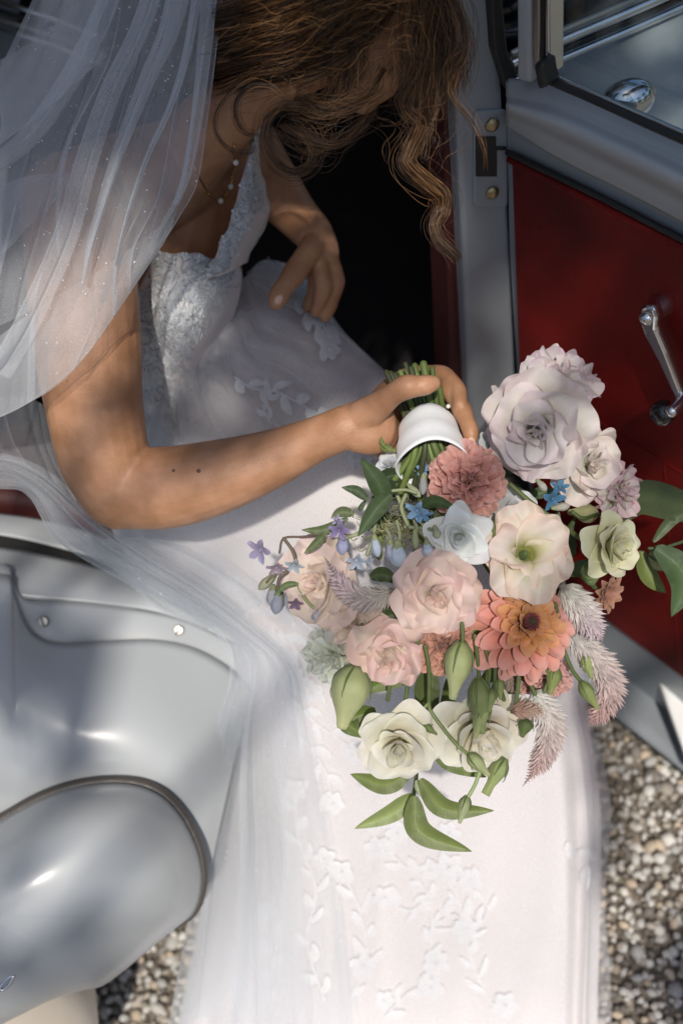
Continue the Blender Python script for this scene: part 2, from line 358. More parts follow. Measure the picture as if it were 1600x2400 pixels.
# window crank
ck = plate('window_crank', [(1500, 722), (1512, 716), (1530, 722), (1538, 745), (1536, 775), (1560, 830), (1598, 930), (1600, 950), (1584, 948), (1540, 850), (1508, 790), (1492, 745)], PH, DN, .03, .012, M['chrome'], door, .004)
p0 = onplane(1515, 745, PH + DN * .028, DN); V, Fc = tube_geo([p0 - DN * .026, p0], [.015, .008], seg=20); mk('crank_boss', V, Fc, M['chrome'], door)
p1 = onplane(1594, 944, PH + DN * .034, DN); V, Fc = tube_geo([p1 - DN * .004, p1 + DN * .014], [.008, .007], seg=14); mk('crank_joint', V, Fc, M['chrome'], door)
V, Fc = sphere_geo(onplane(1553, 967, PH + DN * .034, DN), .0142, 20, 14); mk('crank_knob', V, Fc, mat('knob', (.01, .011, .013), .12, coat=1), door)
# front of the body seen through the window glass
HZ = .965
def atz(px, py, z): r = ray(px, py); return CAM + r * ((z - CZ) / r[2])
hood = [[atz(1240, 190, HZ + .0), atz(1240, 420, HZ - .06)], [atz(1500, 40, HZ + .02), atz(1500, 470, HZ - .06)], [atz(1800, -90, HZ + .02), atz(1900, 500, HZ - .08)]]
G = np.array([cr(r, 12) for r in hood]); G = cr(G, 20); G[..., 2] += .02 * np.sin(np.linspace(0, math.pi, 12))[None]
mk('hood', G.reshape(-1, 3), gridfaces(20, 12), M['paint'], car, solid=.004)
for (o, r, m) in ((0, 6, 'chrome'), (-22, 4, 'rubber'), (-44, 7, 'chrome'), (-66, 4, 'steel')):
    P = np.array([atz(x, y + o, HZ + .03 - o * .0006) for x, y in ((1200, 190), (1285, 150), (1440, 84), (1600, 14), (1800, -76))])
    V, Fc = tube_geo(P, [r * .0009] * 5, seg=10, n=20); mk('windscreen_trim', V, Fc, M[m], car)
P = [atz(1180, 150, HZ + .04), atz(1285, 105, HZ + .04), atz(1600, -40, HZ + .04), atz(2000, -220, HZ + .04)]
G = np.array([[p, p + np.array([-.10, .12, .2]), p + np.array([-.25, .25, .42])] for p in P]); mk('windscreen', G.reshape(-1, 3), gridfaces(4, 3), mat('dark_glass', (.006, .008, .01), .08, coat=1), car, solid=.005)
mp = atz(1470, 235, HZ + .05); V, Fc = sphere_geo(mp, .028, 18, 12, (1, .7, .75)); mir = mk('wing_mirror', V, Fc, M['chrome'], car)
V, Fc = tube_geo([mp, mp - np.array([.0, -.03, .06])], [.006, .008]); mk('mirror_stem', V, Fc, M['chrome'], mir)
# front wing below the open door; a white wedge paints its sunlit part
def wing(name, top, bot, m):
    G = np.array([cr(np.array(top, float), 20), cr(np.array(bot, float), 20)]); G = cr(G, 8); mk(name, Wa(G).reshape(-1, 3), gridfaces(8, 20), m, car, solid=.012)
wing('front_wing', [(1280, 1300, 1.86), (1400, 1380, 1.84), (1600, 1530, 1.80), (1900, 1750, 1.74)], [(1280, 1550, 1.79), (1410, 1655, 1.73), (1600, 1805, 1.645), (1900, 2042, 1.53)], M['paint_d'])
wing('sunlit_wing_wedge', [(1515, 1520, 1.70), (1560, 1550, 1.69), (1620, 1590, 1.68), (1900, 1750, 1.6)], [(1612, 1795, 1.60), (1640, 1815, 1.59), (1700, 1862, 1.57), (1900, 2020, 1.5)], mat('sunlit_wing_white', (.78, .78, .77), .4, coat=.3))
# rear quarter: strips, screw plate, panel
def strip(name, top, bot, m, parent, nv=10, nu=40, bulge=0, solid=.003):
    A = cr(top, nu); B = cr(bot, nu); t = np.linspace(0, 1, nv)[:, None, None]; G = A[None] * (1 - t) + B[None] * t
    G[..., 2] -= bulge * np.sin(math.pi * t[..., 0]); return mk(name, Wa(G).reshape(-1, 3), gridfaces(nv, nu), m, parent, solid=solid)
qp = strip('quarter_panel', [(-200, 1390, 1.30), (0, 1345, 1.325), (28, 1385, 1.33), (52, 1450, 1.328), (85, 1492, 1.328), (140, 1508, 1.332), (260, 1502, 1.342), (360, 1500, 1.352), (450, 1518, 1.365), (530, 1560, 1.38), (590, 1610, 1.40)],
      [(-200, 2080, 1.31), (0, 2000, 1.31), (60, 1980, 1.31), (120, 1960, 1.31), (200, 1940, 1.31), (270, 1935, 1.31), (340, 1940, 1.312), (400, 1990, 1.318), (440, 2060, 1.322), (460, 2095, 1.33), (474, 2122, 1.34)], M['paint'], car, nv=26, nu=70, bulge=.035)
strip('door_jamb', [(-200, 1330, 1.335), (0, 1320, 1.345), (28, 1360, 1.345), (60, 1405, 1.346), (140, 1408, 1.352), (260, 1420, 1.362), (400, 1446, 1.375), (505, 1486, 1.388), (600, 1540, 1.40)],
      [(-200, 1430, 1.337), (0, 1430, 1.338), (40, 1490, 1.338), (100, 1525, 1.338), (180, 1525, 1.34), (280, 1520, 1.352), (400, 1520, 1.364), (500, 1560, 1.382), (600, 1620, 1.40)], M['paint'], car, nv=8, nu=60, bulge=.002)
strip('jamb_gasket', [(20, 1393, 1.352), (60, 1402, 1.354), (140, 1406, 1.36), (260, 1418, 1.37), (400, 1442, 1.383), (515, 1486, 1.39)],
      [(24, 1397, 1.350), (60, 1408, 1.352), (140, 1413, 1.358), (260, 1425, 1.368), (400, 1452, 1.380), (512, 1496, 1.388)], M['rubber'], car, nv=4, solid=.002)
strip('sill_step', [(-200, 1262, 1.40), (0, 1283, 1.395), (100, 1300, 1.395), (250, 1335, 1.40), (400, 1378, 1.41), (620, 1470, 1.43)],
      [(-200, 1385, 1.345), (0, 1394, 1.348), (60, 1404, 1.35), (250, 1420, 1.364), (400, 1445, 1.378), (620, 1540, 1.40)], M['paint'], car, bulge=.008)
strip('sill_channel', [(-200, 1235, 1.45), (0, 1250, 1.44), (150, 1283, 1.44), (300, 1325, 1.44), (450, 1372, 1.445), (620, 1440, 1.45)],
      [(-200, 1285, 1.425), (0, 1300, 1.42), (150, 1330, 1.42), (300, 1365, 1.42), (450, 1410, 1.425), (620, 1480, 1.44)], M['rubber'], car)
strip('inner_sill', [(-200, 1195, 1.47), (0, 1205, 1.465), (150, 1230, 1.465), (300, 1280, 1.465), (450, 1330, 1.47), (620, 1400, 1.48)],
      [(-200, 1240, 1.435), (0, 1254, 1.43), (150, 1287, 1.43), (300, 1330, 1.43), (450, 1378, 1.435), (620, 1445, 1.45)], M['paint'], car, bulge=.004)
def screw(px, py, d, ang):
    c = W(px, py, d); V, Fc = tube_geo([c + FW * .003, c - FW * .0012], [.0068, .0062], seg=20, caps=False); s = mk('slotted_screw', V, Fc, M['steel'], car, bevel=.0008)
    a = RT * math.cos(ang) + UPV * math.sin(ang); b = -RT * math.sin(ang) + UPV * math.cos(ang); c2 = c - FW * .0016
    mk('slot', [c2 + a * .0058 + b * .0009, c2 - a * .0058 + b * .0009, c2 - a * .0058 - b * .0009, c2 + a * .0058 - b * .0009], [(0, 1, 2, 3)], M['rubber'], s, smooth=False)
screw(101, 1457, 1.333, 1.9); screw(418, 1478, 1.366, 1.0)
# fender
OUT = [(-160, 2010), (0, 1925), (80, 1880), (150, 1852), (220, 1837), (290, 1835), (345, 1846), (390, 1872), (428, 1915), (455, 1965), (470, 2010), (476, 2060), (468, 2110), (450, 2145), (415, 2172), (370, 2208), (320, 2250), (270, 2290), (235, 2312), (200, 2318), (150, 2332), (100, 2352), (40, 2382), (-60, 2430), (-160, 2470)]
OUT = cr(np.array(OUT, float), 96); cen = np.array([-20., 2150.]); ds = []
rings = []
tt = np.linspace(0, 1, 96)
dedge = np.interp(tt, [0, .35, .55, .75, 1], [1.29, 1.30, 1.30, 1.235, 1.20])
for s, o in ((.02, 0), (.2, .004), (.4, .016), (.58, .035), (.72, .06), (.84, .095), (.93, .14), (.985, .20), (1.0, .25)):
    k = o / .25; p = cen + (OUT - cen) * s; d = 1.13 * (1 - k) + dedge * k
    rings.append(np.concatenate([p, d[:, None]], 1))
for o, s in ((.03, .995), (.09, .985)): rings.append(np.concatenate([cen + (OUT - cen) * s, (dedge + o)[:, None]], 1))
G = Wa(np.array(rings)); mk('fender', G.reshape(-1, 3), gridfaces(len(rings), 96), M['paint'], car, solid=.002, subsurf=1)
bp_ = [(x, y, 1.285, 13 if i < 24 else 10) for i, (x, y) in enumerate(OUT[:62])]
bp_ = [(x + 1, y - 3, 1.283 + .0002 * i, 15 - 7 * max(0, (i - 25) / 30.)) for i, (x, y) in enumerate(OUT[:56])]
V, Fc = pxtube(bp_, n=80, seg=12); mk('fender_bead', V, Fc, M['bead'], car)
mb = MB()
for s_ in ([(-4, 2322), (8, 2304), (22, 2290), (33, 2288)], [(8, 2320), (20, 2310), (33, 2288)], [(-10, 2300), (-6, 2318), (8, 2320)]):
    mb.tube(Wa([(x, y, 1.143) for x, y in s_]), [.0018] * len(s_), n=10, seg=8)
mb.obj('script_emblem', M['chrome'], car)
# wheel below the fender
wp = atz(214, 2335, .25); wc = wp - np.array([.305, .02, 0.]); wc[2] = .30
tg = MB()
prof = [(.30, -.05), (.31, -.035), (.31, .0), (.305, .03), (.285, .045), (.25, .045), (.21, .03), (.20, .0)]
V = []
for k in range(64):
    a = 2 * math.pi * k / 64
    for r, y in prof: V.append(wc + np.array([r * math.cos(a), -y, r * math.sin(a)]))
V = np.array(V); Fc = [(k * 8 + j, ((k + 1) % 64) * 8 + j, ((k + 1) % 64) * 8 + j + 1, k * 8 + j + 1) for k in range(64) for j in range(7)]
wh = mk('wheel', V, Fc, M['white'], car, solid=.004)
V = []
for k in range(48):
    a = 2 * math.pi * k / 48
    for r, y in ((.205, .02), (.18, .012), (.12, .02), (.06, .035), (.01, .04)): V.append(wc + np.array([r * math.cos(a), -y, r * math.sin(a)]))
mk('hubcap', V, [(k * 5 + j, ((k + 1) % 48) * 5 + j, ((k + 1) % 48) * 5 + j + 1, k * 5 + j + 1) for k in range(48) for j in range(4)], M['chrome'], wh)
# upper rear body behind the veil
strip('rear_body_side', [(-300, -260, 1.75), (-100, -260, 1.75), (60, -200, 1.75)], [(-300, 1200, 1.52), (-150, 1190, 1.5), (-40, 1190, 1.5)], M['paint_d'], car)
for k, (dy, m) in enumerate(((0, 'chrome'), (22, 'rubber'), (40, 'steel'), (62, 'chrome'))):
    V, Fc = pxtube([(-150, -50 + dy, 1.62, 7), (20, 10 + dy, 1.6, 7), (130, 45 + dy, 1.6, 7), (240, 90 + dy, 1.62, 6)], n=10); mk('side_trim', V, Fc, M[m], car)
# ---------------------------------------------------------------- bride
bride = empty('person', tuple(W(430, 950, 1.42) * np.array([1, 1, 0]) + np.array([0, 0, .33])), 'bride in white lace gown sitting in the car doorway, head bowed, holding a bouquet', 'person')
B = MB()
def limb(pts, n=16, flat=1.0, seg=18):
    V, Fc = pxtube(pts, n=n, seg=seg, flat=flat); B.add(V, Fc)
# torso
limb([(330, 1010, 1.47, 150), (400, 850, 1.36, 118), (410, 700, 1.31, 118), (395, 560, 1.27, 140), (420, 440, 1.25, 140)], 20)
limb([(170, 480, 1.11, 122), (300, 440, 1.17, 125), (440, 400, 1.23, 120), (560, 380, 1.29, 85)], 14)
limb([(250, 560, 1.2, 120), (330, 700, 1.3, 120)], 8)
limb([(385, 690, 1.235, 76), (420, 700, 1.23, 80)], 6)
limb([(520, 640, 1.27, 50), (500, 700, 1.28, 60)], 6)
# neck and head
limb([(400, 420, 1.21, 105), (480, 320, 1.17, 92), (560, 235, 1.135, 78), (650, 150, 1.11, 85)], 14)
limb([(700, 10, 1.095, 190), (800, 30, 1.09, 200), (850, 100, 1.08, 150), (868, 170, 1.075, 85), (850, 222, 1.07, 44)], 16)
limb([(935, 60, 1.08, 40), (962, 110, 1.07, 24), (958, 128, 1.07, 18)], 8)          # nose
limb([(905, 190, 1.055, 24), (920, 172, 1.055, 20)], 5); limb([(885, 205, 1.055, 20), (905, 196, 1.055, 16)], 5)     # lips
# near arm: the shoulder comes forward, the elbow bends below the veil
limb([(172, 480, 1.09, 124), (190, 620, 1.085, 128), (205, 800, 1.09, 127), (222, 950, 1.105, 114), (245, 1070, 1.12, 107), (284, 1146, 1.13, 98)], 26, .95, 22)
limb([(280, 1145, 1.13, 96), (400, 1142, 1.118, 97), (520, 1115, 1.10, 87), (640, 1074, 1.085, 69), (740, 1030, 1.07, 54), (812, 1001, 1.06, 53)], 26, .92, 22)
# near hand: palm, thumb over the stems, fingers wrapping round behind them
limb([(806, 1002, 1.06, 53), (850, 1000, 1.057, 66), (886, 1003, 1.06, 64), (900, 1010, 1.07, 52)], 10, .62)
limb([(852, 975, 1.05, 42), (884, 953, 1.035, 35), (918, 926, 1.015, 28), (940, 912, 1.005, 29), (958, 906, 1.0, 30), (980, 905, 1.0, 25), (998, 902, 1.0, 25), (1014, 898, 1.002, 20)], 26, .9)
limb([(870, 975, 1.09, 36), (910, 915, 1.115, 26), (960, 880, 1.12, 21), (1008, 874, 1.105, 19), (1036, 880, 1.088, 24), (1058, 892, 1.072, 18), (1074, 918, 1.06, 20), (1078, 948, 1.045, 16)], 26)
limb([(880, 1000, 1.10, 34), (940, 950, 1.125, 24), (1000, 915, 1.12, 22), (1042, 902, 1.09, 22), (1056, 915, 1.072, 26), (1070, 942, 1.06, 22), (1082, 962, 1.05, 24), (1092, 985, 1.042, 20), (1102, 1012, 1.036, 20), (1103, 1034, 1.035, 15)], 34)
limb([(890, 1030, 1.10, 32), (950, 1010, 1.13, 24), (1010, 985, 1.13, 21), (1062, 975, 1.10, 20), (1085, 1000, 1.07, 18), (1092, 1030, 1.06, 15)], 24)
limb([(895, 1050, 1.09, 26), (950, 1050, 1.12, 20), (1010, 1030, 1.12, 18), (1060, 1020, 1.10, 16), (1078, 1040, 1.08, 14)], 20)
# far arm and hand gathering the skirt
limb([(570, 350, 1.31, 88), (632, 430, 1.30, 70), (690, 500, 1.29, 54), (735, 548, 1.275, 47)], 18, .9)
limb([(733, 545, 1.275, 47), (752, 590, 1.265, 44), (760, 630, 1.27, 34)], 10, .55)
limb([(738, 572, 1.26, 30), (710, 610, 1.245, 28), (690, 640, 1.238, 29), (672, 664, 1.232, 24), (656, 690, 1.23, 25), (648, 706, 1.23, 21)], 20, .85)
limb([(768, 600, 1.275, 25), (784, 648, 1.275, 23), (785, 665, 1.275, 23), (776, 705, 1.28, 18), (773, 716, 1.28, 18), (762, 744, 1.285, 13)], 20)
limb([(748, 620, 1.263, 24), (757, 662, 1.262, 21), (757, 676, 1.262, 21), (748, 708, 1.27, 16), (738, 732, 1.28, 13)], 18)
limb([(740, 630, 1.285, 22), (736, 680, 1.292, 17), (722, 718, 1.30, 14)], 14)
bo = B.obj('body', M['skin'], bride)
md = bo.modifiers.new('r', 'REMESH'); md.mode = 'VOXEL'; md.voxel_size = .0022; md.use_smooth_shade = True
ms = bo.modifiers.new('s', 'SMOOTH'); ms.factor = .5; ms.iterations = 4
dg = bpy.context.evaluated_depsgraph_get(); me = bpy.data.meshes.new_from_object(bo.evaluated_get(dg)); me.name = 'body'
bo.modifiers.clear(); bo.data = me
for a in list(me.attributes):
    pass
me.materials.clear(); me.materials.append(M['skin']); me.polygons.foreach_set('use_smooth', [True] * len(me.polygons))
def bvh_of(*objs):
    V = []; Fc = []; n = 0
    for o in objs:
        w0 = world_loc(o); vs_ = np.empty(len(o.data.vertices) * 3); o.data.vertices.foreach_get('co', vs_); vs_ = vs_.reshape(-1, 3) + w0
        V.append(vs_); Fc += [tuple(v + n for v in p.vertices) for p in o.data.polygons]; n += len(vs_)
    return BVHTree.FromPolygons(np.concatenate(V).tolist(), Fc)
def cast(bv, px, py):
    r = ray(px, py); r = r / np.linalg.norm(r); h = bv.ray_cast(Vector(CAM), Vector(r), 4)
    if h[0] is None: return None, None
    n = np.array(h[1]); n = -n if n @ r > 0 else n
    return np.array(h[0]), n
bvB = bvh_of(bo)
def disc_on(name, bv, px, py, rpx, m, parent, ex=1.0, ang=0, lift=.0006, dome=.0012):
    V = []; n = 14; p, nn = cast(bv, px, py)
    if p is None: return
    V.append(p + nn * dome)
    for k in range(n):
        a = 2 * math.pi * k / n; dx, dy = rpx * math.cos(a), rpx * ex * math.sin(a)
        q, n2 = cast(bv, px + dx * math.cos(ang) - dy * math.sin(ang), py + dx * math.sin(ang) + dy * math.cos(ang))
        V.append((q if q is not None else p) + nn * lift)
    return mk(name, V, [(0, 1 + k, 1 + (k + 1) % n) for k in range(n)], m, parent)
mole = mat('mole', (.14, .065, .04), .6)
disc_on('mole', bvB, 466, 1104, 5.2, mole, bride, lift=.0002); disc_on('mole', bvB, 407, 1103, 3.8, mole, bride, lift=.0002)
disc_on('fingernail', bvB, 653, 703, 9, M['nail'], bride, 1.35, .6)
disc_on('fingernail', bvB, 1104, 1036, 9, M['nail'], bride, 1.3, -.1)
# ear
E_ = MB(); ec = W(700, 190, .99)
pts = [(672, 190), (668, 168), (684, 148), (708, 148), (724, 165), (728, 188), (718, 206), (704, 214)]
dd = 1.09 - .068
E_.tube(Wa([(x, y, 1.0 + .00) for x, y in pts]), [.0038] * len(pts), n=24, seg=8)
E_.tube(Wa([(x * .6 + 700 * .4, y * .6 + 184 * .4, 1.005) for x, y in pts[1:6]]), [.003] * 5, n=14, seg=8)
V, Fc = tube_geo(Wa([(690, 180, 1.02), (690, 182, 1.008)]), [.018, .014], seg=14); E_.add(V, Fc)
E_.obj('ear', M['skin'], bride)
# necklace
NK = [(548, 332), (545, 350), (548, 372), (546, 400), (542, 420), (536, 438), (526, 456), (512, 468), (496, 462), (484, 446), (472, 425), (462, 405)]
mb = MB(); P = []
for x, y in cr(np.array(NK, float), 60):
    p, n = cast(bvB, x, y); 
    if p is not None: P.append(p + n * .0015)
mb.tube(P, [.0008] * len(P), seg=5); nk = mb.obj('necklace', M['gold'], bride)
for x, y in ((548, 376), (536, 435), (513, 468)):
    p, n = cast(bvB, x, y)
    if p is None: continue
    V, Fc = sphere_geo(p + n * .003, .0034, 12, 8); mk('pearl', V, Fc, M['pearl'], nk)
for x, y in ((546, 396), (543, 405), (540, 414), (548, 340), (526, 455), (487, 452)):
    p, n = cast(bvB, x, y)
    if p is None: continue
    V, Fc = sphere_geo(p + n * .002, .0016, 8, 6); mk('gold_bead', V, Fc, M['gold'], nk)

# ---------------------------------------------------------------- gown
bod = [[(365, 592, 1.19), (410, 600, 1.15), (455, 594, 1.15), (505, 606, 1.175), (548, 598, 1.22)],
       [(335, 660, 1.20), (395, 670, 1.142), (455, 665, 1.14), (520, 668, 1.18), (566, 645, 1.235)],
       [(306, 740, 1.225), (375, 750, 1.155), (440, 745, 1.15), (505, 735, 1.19), (555, 715, 1.25)],
       [(312, 850, 1.26), (370, 850, 1.215), (430, 838, 1.20), (485, 808, 1.225), (535, 770, 1.275)],
       [(335, 960, 1.30), (380, 950, 1.26), (430, 920, 1.255), (475, 880, 1.26), (530, 830, 1.29)],
       [(340, 1060, 1.34), (400, 1040, 1.30), (450, 1000, 1.28), (510, 940, 1.28), (575, 880, 1.31)]]
G = surf(bod, 50, 50); uu, vv = np.meshgrid(np.linspace(0, 1, 50), np.linspace(0, 1, 50))
G[0, :, 1] += 12 * vnoise(uu[0] * 9, uu[0] * 0, 5); G[..., 2] += .006 * vnoise(uu * 9, vv * 9, 3)
bodice = mk('bodice', Wa(G).reshape(-1, 3), gridfaces(50, 50), M['satin'], bride, solid=.002)
st = [[(597, 298, 1.19), (602, 296, 1.185), (608, 298, 1.20)], [(580, 370, 1.185), (594, 370, 1.18), (608, 372, 1.21)], [(558, 440, 1.175), (590, 440, 1.175), (621, 440, 1.24)],
      [(537, 520, 1.17), (585, 515, 1.175), (626, 500, 1.25)], [(513, 590, 1.165), (560, 580, 1.18), (602, 560, 1.25)], [(480, 655, 1.16), (530, 640, 1.18), (575, 615, 1.25)]]
G = surf(st, 60, 16); ed = 14 * vnoise(np.linspace(0, 11, 60), np.zeros(60), 9); G[:, 0, 0] += ed; G[:, -1, 0] += ed[::-1]; G[..., 2] -= .012
strap = mk('bodice_strap', Wa(G).reshape(-1, 3), gridfaces(60, 16), M['satin'], bride, solid=.0015)
rows = [[(300, 930, 1.37), (380, 860, 1.30), (460, 800, 1.27), (520, 725, 1.29), (575, 650, 1.35), (620, 610, 1.41), (700, 625, 1.46)],
        [(270, 1050, 1.41), (380, 990, 1.30), (500, 905, 1.27), (600, 825, 1.275), (690, 765, 1.31), (770, 752, 1.37), (815, 790, 1.46)],
        [(250, 1180, 1.43), (380, 1120, 1.33), (540, 1045, 1.285), (680, 965, 1.275), (800, 905, 1.305), (890, 868, 1.37), (930, 905, 1.46)],
        [(290, 1290, 1.44), (400, 1255, 1.36), (560, 1185, 1.295), (750, 1125, 1.268), (920, 1070, 1.275), (1060, 1030, 1.34), (1130, 1050, 1.45)],
        [(410, 1390, 1.45), (500, 1370, 1.38), (640, 1330, 1.315), (820, 1290, 1.26), (1010, 1260, 1.25), (1180, 1230, 1.31), (1250, 1225, 1.42)],
        [(520, 1500, 1.44), (590, 1500, 1.37), (720, 1480, 1.315), (880, 1460, 1.275), (1080, 1450, 1.265), (1260, 1430, 1.33), (1330, 1425, 1.42)],
        [(520, 1700, 1.46), (590, 1700, 1.40), (720, 1700, 1.345), (900, 1700, 1.32), (1120, 1690, 1.325), (1310, 1690, 1.36), (1375, 1680, 1.44)],
        [(500, 1900, 1.50), (580, 1900, 1.44), (740, 1900, 1.385), (920, 1900, 1.37), (1130, 1900, 1.37), (1330, 1900, 1.39), (1405, 1890, 1.46)],
        [(470, 2150, 1.54), (560, 2150, 1.49), (740, 2150, 1.445), (920, 2150, 1.43), (1130, 2150, 1.42), (1330, 2150, 1.43), (1405, 2150, 1.48)],
        [(420, 2400, 1.57), (540, 2400, 1.54), (720, 2400, 1.505), (920, 2400, 1.49), (1130, 2400, 1.48), (1320, 2400, 1.48), (1400, 2400, 1.50)],
        [(380, 2620, 1.50), (520, 2620, 1.49), (720, 2620, 1.475), (920, 2620, 1.465), (1130, 2620, 1.45), (1320, 2620, 1.44), (1420, 2620, 1.44)]]
NV, NU = 240, 150
G = surf(rows, NV, NU); uu, vv = np.meshgrid(np.linspace(0, 1, NU), np.linspace(0, 1, NV))
low = np.clip((vv - .45) / .4, 0, 1)
wob = uu + .06 * vnoise(uu * 3, vv * 3, 5)
G[..., 2] -= low * (.020 * np.sin(wob * 19 + 1 + 2 * vnoise(uu * 2, vv * 4, 44)) * np.clip(1.2 - uu * 1.3, .2, 1) + .022 * np.exp(-((wob - .80 - .05 * vv) / .03) ** 2) - .022 * np.exp(-((wob - .86) / .03) ** 2) + .016 * np.exp(-((wob - .93) / .02) ** 2))
G[..., 2] -= (1 - low) * .014 * (vnoise(wob * 6 + vv * 6, vv * 3 - uu * 5, 8)) + .010 * vnoise(uu * 5, vv * 8, 2)
skirt = mk('skirt', Wa(G).reshape(-1, 3), gridfaces(NV, NU), M['satin'], bride)
bvS = bvh_of(skirt); bvD = bvh_of(bodice, strap, skirt)
# tulle overlayer that floats a little off the lining, wider than it at the right and rucked at the hip
G2 = surf(rows, 260, 240); uu, vv = np.meshgrid(np.linspace(0, 1, 240), np.linspace(0, 1, 260)); low = np.clip((vv - .3) / .5, 0, 1)
n2 = vnoise(uu * 4, vv * 3, 21)
fold = np.sin((uu + .09 * n2 + .03 * vnoise(uu * 9, vv * 5, 91)) * 46 + 3 * n2) * (.35 + .65 * np.clip(vnoise(uu * 6, vv * 2.5, 31) * 3 + .5, 0, 1))
hip = np.sin((uu * 1.0 - vv * 1.3 + .08 * n2) * 48) * np.clip(1 - vv * 4, 0, 1)
G2[..., 2] -= .016 + .010 * fold * low * np.clip(1.25 - uu, .3, 1) + .012 * hip + .02 * np.clip(1 - np.abs(uu - .12) / .12, 0, 1) * low
G2[..., 0] += 18 * low * np.clip((uu - .85) / .15, 0, 1) * (1 + .6 * np.sin(vv * 30)) + 6 * fold * low
ov = mk('tulle_overskirt', Wa(G2).reshape(-1, 3), gridfaces(260, 240), M['tul'], bride)
def rib(mb, path, wid, bv, n=12, lift=.0035, off=.0012):
    lift = off + (lift - off) * (.45 if off > .0055 or off == .004 else 1.0)
    P = cr(np.array(path, float), n); T = np.gradient(P, axis=0); T /= np.linalg.norm(T, axis=1, keepdims=True) + 1e-9
    V = []; 
    for k, (p, t) in enumerate(zip(P, T)):
        w_ = wid(k / (n - 1)); nx, ny = -t[1], t[0]
        for s, l in ((-1, off), (0, lift), (1, off)):
            q, nn = cast(bv, p[0] + nx * w_ * s, p[1] + ny * w_ * s)
            if q is None: return
            V.append(q - FW * (l + .016 * 0))
    V = np.array(V)
    if np.abs(np.diff(V[1::3] @ FW)).max() > .05: return
    mb.add(V, gridfaces(n, 3))
LF = lambda w_: (lambda t: w_ * math.sin(math.pi * min(1, t * .93 + .05)) ** .7)
SK = .034                                                      # the appliques lie on the overlayer
def lmat(px, py): return M['lace'] if py < 1300 or px > 1400 else M['lace_s']
def lace_flower(px, py, r, bv, parent, off=SK, k=5):
    if off == SK and lmat(px, py) is M['lace_s']: off = .0065
    mb = MB(); a0 = random.random() * 6
    for i in range(k):
        a = a0 + 2 * math.pi * i / k + random.uniform(-.1, .1); c, s = math.cos(a), math.sin(a)
        rib(mb, [(px + c * r * .12, py + s * r * .12), (px + c * r * .55, py + s * r * .5), (px + c * r, py + s * r)], LF(r * .40), bv, 7, off + .0025, off)
    if mb.n:
        p, n = cast(bv, px, py)
        if p is None: return
        V, Fc = sphere_geo(p - FW * (off + .002), .0022, 8, 6); mb.add(V, Fc); mb.obj('lace_flower', lmat(px, py), parent)
def vine(path, bv, parent, off=SK, leaf=38, wd=9, step=26, end=True, spread=.9):
    mb = MB(); n = 40; P = cr(np.array(path, float), n); L = np.cumsum(np.r_[0, np.linalg.norm(np.diff(P, axis=0), axis=1)])
    if off == SK and lmat(*path[0]) is M['lace_s']: off = .0065; wd = wd * 1.15; leaf = leaf * 1.25; step = step * 1.3
    rib(mb, path, lambda t: 2.6, bv, n, off + .002, off); d = 10; sgn = 1
    while d < L[-1]:
        i = min(n - 2, int(np.searchsorted(L, d))); p = P[i]; t = P[i + 1] - P[i]; a = math.atan2(t[1], t[0]) + sgn * spread * random.uniform(.7, 1.2); l = leaf * random.uniform(.7, 1.15)
        q = (p[0] + math.cos(a) * l * .5, p[1] + math.sin(a) * l * .5); a2 = a - sgn * .4; e = (q[0] + math.cos(a2) * l * .55, q[1] + math.sin(a2) * l * .55)
        rib(mb, [tuple(p), q, e], LF(wd * random.uniform(.7, 1.2)), bv, 8, off + .0025, off); d += step * random.uniform(.7, 1.2); sgn = -sgn
    if mb.n: mb.obj('lace_vine', lmat(*path[0]), parent)
    if end: lace_flower(P[-1][0], P[-1][1], leaf * .6, bv, parent)
vine([(556, 892), (600, 918), (650, 925), (700, 950), (760, 985)], bvS, skirt, leaf=44, wd=11, step=34)
vine([(700, 700), (740, 760), (775, 830)], bvS, skirt, leaf=40, wd=12, step=22)
vine([(640, 640), (690, 690), (740, 740), (770, 800)], bvS, skirt, leaf=36, wd=11, step=20)
vine([(640, 1000), (622, 960), (640, 930)], bvS, skirt, leaf=34, wd=8, step=18, end=False)
vine([(720, 1010), (790, 1020), (850, 1080)], bvS, skirt, leaf=40, wd=9, step=20)
lace_flower(540, 1365, 27, bvS, skirt); lace_flower(600, 1420, 24, bvS, skirt)
for pth in ([(560, 1400), (640, 1460), (700, 1530), (730, 1620)], [(600, 1380), (690, 1440), (760, 1500)], [(640, 1560), (690, 1640), (750, 1700), (840, 1760)], [(1170, 2380), (1120, 2290), (1090, 2200), (1070, 2100), (1030, 2020), (1050, 1950)],
            [(1000, 2260), (1010, 2170), (1000, 2090), (930, 2010), (880, 1985)], [(1010, 2090), (960, 2130), (900, 2100)], [(1090, 2200), (1140, 2130), (1100, 2060)], [(1000, 2180), (1060, 2140), (1090, 2170)],
            [(820, 2340), (860, 2240), (840, 2120), (800, 2040)], [(760, 2340), (720, 2200), (740, 2080), (700, 1960), (690, 1850)], [(1320, 1960), (1370, 2020), (1410, 2090)], [(900, 2380), (960, 2320), (1010, 2310)],
            [(860, 2000), (900, 1920), (930, 1950)], [(700, 1720), (760, 1800), (780, 1880)], [(620, 2350), (640, 2240), (620, 2130)]):
    vine(pth, bvS, skirt, leaf=40, wd=9, step=30, spread=.8)
for (x, y, r) in ((1020, 2255, 34), (1090, 2175, 34), (1050, 2030, 38), (1182, 2352, 34), (1005, 2035, 26), (1430, 2120, 20), (1415, 2240, 26), (850, 2260, 34), (760, 2010, 30), (690, 1590, 30), (650, 1500, 26), (900, 2340, 26)):
    lace_flower(x, y, r, bvS, skirt)
